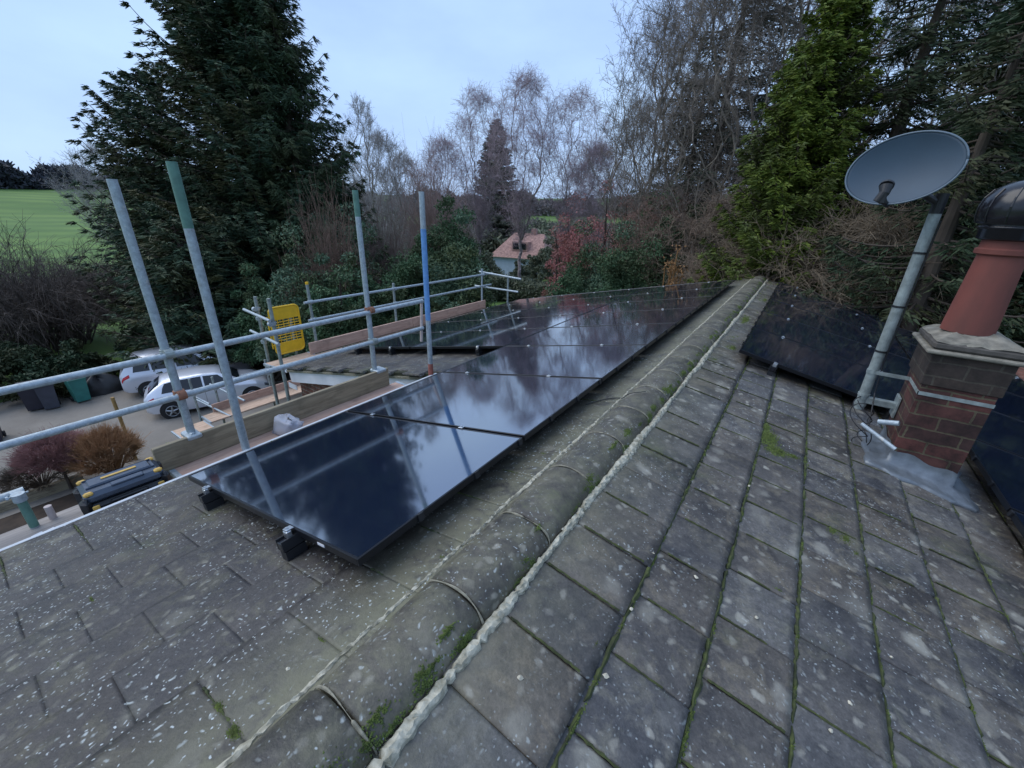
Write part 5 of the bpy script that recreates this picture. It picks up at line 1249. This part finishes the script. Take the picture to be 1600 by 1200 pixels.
# dark trees on the right
for i, (px, py, D, rad, lab) in enumerate(((1560, -260, 13.5, 2.9, 'dark evergreen tree filling the upper right corner'), (1660, -80, 10.5, 2.6, 'dark evergreen at the right edge behind the chimney cowl'), (1540, 170, 17, 2.2, 'dark evergreen behind the satellite dish'))):
    p = at(px, py, D); conifer('dark_conifer', p[0], p[1], p[2], rad, lab, M['lf_dark'], 140 + i, 'conifer', 'dark evergreens on the right', leaf=.13, lw=.035, droop=.30, up=.25, nb=11, whorl=.38, spray=.36, dens=2.2, shape=.6, bare=.1, hang=.4)
for i, (px, py, D, lab) in enumerate(((1490, -90, 17, 'bare tree with fine twigs above the dish'), (1560, -60, 18, 'bare tree between the dark evergreens at the upper right'))):
    p = at(px, py, D); bare_tree('bare_tree', p[0], p[1], p[2], lab, 150 + i, 3.0, 'bare tree', 'bare trees at the right', 'bark_grey', (.15, .135, .12), N=1000, nt=6, tl=.6, minr=.0045)
for i, (X, Y, zt, rd, lab) in enumerate(((6.3, 13.2, 5.5, 2.6, 'dark evergreen added just beyond the right edge to darken the chimney panel reflections'), (9.0, 15.5, 8.0, 3.2, 'larger dark evergreen added beyond the right edge for the panel reflections'), (4.6, 17.0, 7.5, 3.0, 'dark evergreen added behind the chimney cowl for darker panel reflections'), (11.0, 11.0, 8.0, 3.2, 'dark evergreen added for panel reflections beyond the right edge, level with the far panels'), (9.6, 6.5, 7.0, 2.8, 'dark evergreen added for panel reflections beyond the right edge, level with the chimney'), (13.5, 19.0, 12.0, 4.0, 'tallest dark evergreen added beyond the right edge for the panel reflections'))):
    conifer('dark_conifer', X, Y, zt, rd, lab, M['lf_dark'], 170 + i, 'conifer', 'dark evergreens on the right', leaf=.3, lw=.10, droop=.25, up=.25, nb=11, whorl=.45, spray=.45, dens=1.2, shape=.4, bare=.05)  # trees added, mostly out of view, so the right panels reflect less sky
# withered golden plant above the far panel edge
p = at(1062, 385, 13.2); g0 = gz(p[0], p[1])
gp = thing('withered_plant', 'tall withered golden-brown plant sticking up above the far panels', 'plant', (p[0], p[1], g0))
r_ = np.random.default_rng(12); P0 = []; P1 = []; ra = []; rb = []; C = []
for k in range(9):
    b = np.array([p[0], p[1], g0]); q = b.copy(); H = (p[2] - g0) * r_.uniform(.86, 1.0); n = 8; dx = r_.normal(0, .018, 2)
    for i in range(n):
        q2 = q + np.array([dx[0] + r_.normal(0, .03), dx[1] + r_.normal(0, .03), H / n]); P0.append(q); P1.append(q2); ra.append(.02); rb.append(.015); q = q2
        if i > 3:
            for _ in range(22): C.append(q2 + r_.normal(0, .075, 3))
C = np.array(C); d = r_.normal(size=C.shape); d /= np.linalg.norm(d, axis=1, keepdims=True)
V, F = quads(C, d * .065, .035, r_, tip=.5); npmesh('leaves', V, F, M['lf_gold'], gp, off=np.array(gp.location))
V, F = segs_mesh(P0, P1, ra, rb, 5); npmesh('stems', V, F, simple('dry_stem', (.30, .16, .06), .9), gp, off=np.array(gp.location))
# shrubs in the bed by the driveway
def dome_shrub(name, x, y, R, H, lab, col, seed, stem, cat='shrub', n=70, sub=14):
    r = np.random.default_rng(seed); root = thing(name, lab, cat, (x, y, ZG)); P0 = []; P1 = []; a = []; b = []
    for k in range(n):
        az = r.uniform(0, 6.28); el = math.acos(r.uniform(.0, 1)) * .95; tip = np.array([x + R * math.sin(el) * math.cos(az), y + R * math.sin(el) * math.sin(az), ZG + stem + (H - stem) * (.35 + .65 * math.cos(el))])
        base = np.array([x, y, ZG + stem * .9]); mid = base * .45 + tip * .55 + np.array([0, 0, .12 * H]); P0 += [base, mid]; P1 += [mid, tip]; a += [.008, .006]; b += [.006, .004]
        for _ in range(sub):
            t = r.uniform(.4, 1); q = mid * (1 - t) + tip * t; e = (tip - base); e /= np.linalg.norm(e); e = e + r.normal(0, .45, 3); P0.append(q); P1.append(q + e * R * r.uniform(.12, .3)); a.append(.0042); b.append(.003)
    mt = simple(name + '_stems', col, .85, 0, .35, 4)
    V, F = segs_mesh(P0, P1, a, b, 3); npmesh('twigs', V, F, mt, root, off=np.array(root.location))
    MB().tube([(x, y, ZG - .05), (x + .02, y, ZG + stem * .5), (x, y, ZG + stem)], [.045, .035, .03], 8).build('stem', M['bark'], root)
p = atz(118, 772, ZG); dome_shrub('red_twig_shrub', p[0] - .35, p[1], .70, 1.6, 'round purplish-red twiggy shrub on a short stem beside the driveway', (.34, .18, .17), 1, .62, n=260, sub=34)
p = atz(185, 762, ZG); dome_shrub('orange_twig_shrub', p[0] - .3, p[1] + .1, .72, 1.6, 'orange-brown twiggy shrub right of the red one beside the driveway', (.40, .22, .11), 2, .15, n=260, sub=34)
p = atz(70, 765, ZG); dome_shrub('grey_twig_shrub', p[0], p[1], .7, .8, 'low grey twiggy shrub left of the red one', (.13, .10, .075), 3, .05, n=120, sub=26)
tag(MB().tube([(p[0] + .2, p[1] + 1.95, ZG), (p[0] + .2, p[1] + 1.95, ZG + 2.15)], .045, 8).build('timber_post', simple('ochre_post', (.33, .20, .07), .8), None, (p[0] + .2, p[1] + 1.95, ZG)), 'slim ochre post standing in the orange shrub', 'post')
p = atz(272, 690, -4.9); shrub('lime_shrub', p[0], p[1], ZG, (.42, .42, 1.35), 'small bright lime-green shrub by the near end of the weathered toe board', M['lf_lime'], 5, n=26, leaf=.07, per=90, stems=5)

# distant woods, house and fence
def wood(name, pts, h, seed, mat, depth=10, n=9000, leaf=1.3):
    r = np.random.default_rng(seed); C = []
    for i in range(len(pts) - 1):
        a, b = np.array(pts[i]), np.array(pts[i + 1]); t = r.random((n // (len(pts) - 1), 1)); q = a + (b - a) * t; nn = np.array([-(b - a)[1], (b - a)[0]]); nn = nn / np.linalg.norm(nn)
        q = q + nn * r.uniform(-.5, .5, (len(q), 1)) * depth; s = t[:, 0] * np.linalg.norm(b - a)
        hh = h * (.62 + .22 * np.sin(s * .21 + i) + .16 * np.sin(s * .53 + 2 * i)); z = terrain(q[:, 0], q[:, 1]) + hh * r.random(len(q)) ** .7; C.append(np.concatenate([q, z[:, None]], 1))
    C = np.concatenate(C); d = r.normal(size=C.shape); d[:, 2] += .3; d /= np.linalg.norm(d, axis=1, keepdims=True)
    V, F = quads(C, d * leaf * r.uniform(.5, 1.2, (len(C), 1)), leaf * .5, r, tip=.3); return npmesh(name, V, F, mat)
M['lf_scrub'] = leafmat('scrub_leaves', (.085, .080, .050), (.17, .14, .095), (.05, .072, .036)); M['lf_far'] = leafmat('far_wood', (.030, .036, .050), (.055, .058, .070)); M['lf_far2'] = leafmat('far_hedge', (.12, .11, .105), (.17, .15, .14)); M['lf_far3'] = leafmat('far_hedge_green', (.085, .105, .065), (.14, .15, .10))
def xy(px, py, D): p = at(px, py, D); return (p[0], p[1])
tag(wood('distant_wood', [xy(-300, 285, 250), xy(-60, 285, 245), xy(90, 285, 250), xy(330, 285, 270), xy(560, 300, 290)], 11, 1, M['lf_far'], 18, 26000, 1.6), 'dark wood along the top of the green field', kind='stuff')
tag(wood('distant_trees', [xy(520, 320, 190), xy(700, 320, 200), xy(900, 320, 210), xy(1120, 330, 220)], 9, 2, M['lf_far2'], 26, 26000, 1.5), 'grey-brown woods on the far hillside behind the birches', kind='stuff')
tag(wood('valley_hedge', [xy(540, 350, 95), xy(720, 350, 100), xy(900, 345, 105), xy(1050, 350, 100)], 8.0, 3, M['lf_far3'], 60, 46000, 1.0), 'mixed hedges and scrub across the valley bottom', kind='stuff')
tag(wood('meadow_scrub', [xy(700, 400, 40), xy(780, 400, 42), xy(900, 400, 40)], 2.4, 8, M['lf_far3'], 7, 26000, .28), 'yellowish green scrub in front of the distant house', kind='stuff')
tag(wood('back_scrub', [xy(925, 380, 55), xy(990, 380, 46), xy(1120, 380, 38), xy(1300, 400, 30), xy(1500, 420, 26), xy(1700, 420, 24)], 6.0, 4, M['lf_scrub'], 7, 60000, .26), 'brown scrub behind the garden shrubs', kind='stuff')
tag(wood('reflection_hedge', [(5.5, 21), (11, 19.5), (16, 15), (17, 3)], 8.5, 9, M['lf_dark'], 3, 42000, .34), 'dense dark hedge added to fill bright gaps in the right-hand panel reflections', kind='stuff')  # hedge added only to darken what the right panels mirror
tag(wood('garden_undergrowth', [xy(420, 480, 22), xy(560, 480, 23), xy(700, 480, 23), xy(760, 480, 24)], 1.6, 5, M['lf_scrub'], 4, 22000, .13), 'brown low growth under the garden bushes', kind='stuff')

pa = at(770, 430, 68); pb2 = at(846, 428, 65); a2 = Vector((pa[0], pa[1], 0)); b2 = Vector((pb2[0], pb2[1], 0)); ux2 = (b2 - a2).normalized(); wy = Vector((-ux2.y, ux2.x, 0)); zh = float(terrain(pa[0], pa[1]))
fh = thing('far_house', 'distant house with red tiled roof, dormer window and pale blue-white wall', 'house', (a2.x, a2.y, zh))
def hp(u, v, z): q = a2 + ux2 * u + wy * v; return (q.x, q.y, z)
WH = (b2 - a2).length; ze = at(800, 401, 67)[2]; zr = at(800, 364, 69)[2]; Dp = 7
mb = MB(); mb.add([hp(u, v, z) for z in (zh - 1, ze) for u, v in ((0, 0), (WH, 0), (WH, Dp), (0, Dp))], [(0, 1, 5, 4), (1, 2, 6, 5), (2, 3, 7, 6), (3, 0, 4, 7)]); mb.build('wall', simple('bluewhite_wall', (.42, .50, .62), .8, 0, .1, 2), fh)
M['redroof'] = simple('red_tiles', (.34, .20, .17), .85, 0, .45, 3.2, 0)
mb = MB(); e = .5; mb.add([hp(-e, -e, ze - .1), hp(WH + e, -e, ze - .1), hp(WH + e, Dp + e, ze - .1), hp(-e, Dp + e, ze - .1), hp(2.2, Dp / 2, zr), hp(WH - 1.0, Dp / 2, zr)], [(0, 1, 5, 4), (1, 2, 5), (2, 3, 4, 5), (3, 0, 4), (3, 2, 1, 0)]); mb.build('roof', M['redroof'], fh)
mb = MB(); u0 = WH * .36; zc = (ze + zr) / 2 - .2
vs = [hp(u, v, z) for u in (u0, u0 + 2.6) for v, z in ((-.1 + .6, zc - .6), (.6, zc + .75), (3.2, zc + .75), (2.6, zc - .6))]
mb.add(vs, [(0, 1, 2, 3), (7, 6, 5, 4), (0, 4, 5, 1), (1, 5, 6, 2)]); mb.build('dormer', M['redroof'], fh); dm = fh.children[-1]
vs = [hp(u, .45, z) for z in (zc - .35, zc + .55) for u in (u0 + .25, u0 + 2.35)]
MB().add(vs, [(0, 1, 3, 2)]).build('window', M['cglass'], dm)
mb = MB(); mb.add([hp(u, v, z) for z in (ze, zr + .7) for u, v in ((WH * .62, 3.2), (WH * .62 + .8, 3.2), (WH * .62 + .8, 4.0), (WH * .62, 4.0))], [(0, 1, 5, 4), (1, 2, 6, 5), (2, 3, 7, 6), (3, 0, 4, 7), (4, 5, 6, 7)]); mb.build('chimney', M['redroof'], fh)
for i, (px, py, D, sx_, lab) in enumerate(((842, 398, 58, 2.2, 'green shrub hiding the right half of the distant house'), (812, 412, 50, 1.2, 'low green shrub in front of the distant house wall'), (752, 392, 56, 2.4, 'green shrub at the left gable of the distant house'), (865, 375, 62, 2.6, 'tall green shrub right of the distant house'))):
    p = at(px, py, D); g0 = gz(p[0], p[1]); shrub('evergreen_bush', p[0], p[1], g0, (sx_, sx_, max(1.2, p[2] - g0)), lab, M['lf_far3'], 190 + i, n=90, leaf=.22, per=90, group=GT)
fa = at(742, 452, 46); fb = at(850, 456, 43); zf = gz(fa[0], fa[1]); fa = Vector((fa[0], fa[1], zf)); fb = Vector((fb[0], fb[1], zf)); fn = (fb - fa).normalized(); ff = thing('garden_fence', 'weathered grey board fence below the distant house', 'fence', tuple(fa)); mb = MB(); n = 34; L_f = (fb - fa).length
for i in range(n):
    c = fa + fn * (L_f * (i + .5) / n); Mz = Matrix.Rotation(math.atan2(fn.y, fn.x), 3, 'Z'); mb.box((c.x, c.y, zf + .95), (L_f / n * .93, .02, 1.9 + .03 * math.sin(i * 2.3)), Mz)
mb.build('boards', simple('fence_grey', (.28, .26, .25), .9, 0, .3, 2), ff); mb = MB()
for i in range(6): c = fa + fn * (L_f * i / 5); mb.box((c.x, c.y, zf + 1.0), (.1, .1, 2.1), Mz)
for z in (.4, 1.5): c = (fa + fb) / 2; mb.box((c.x, c.y, zf + z), (L_f, .06, .08), Mz)
mb.build('posts', simple('fence_post', (.20, .18, .17), .9), ff)
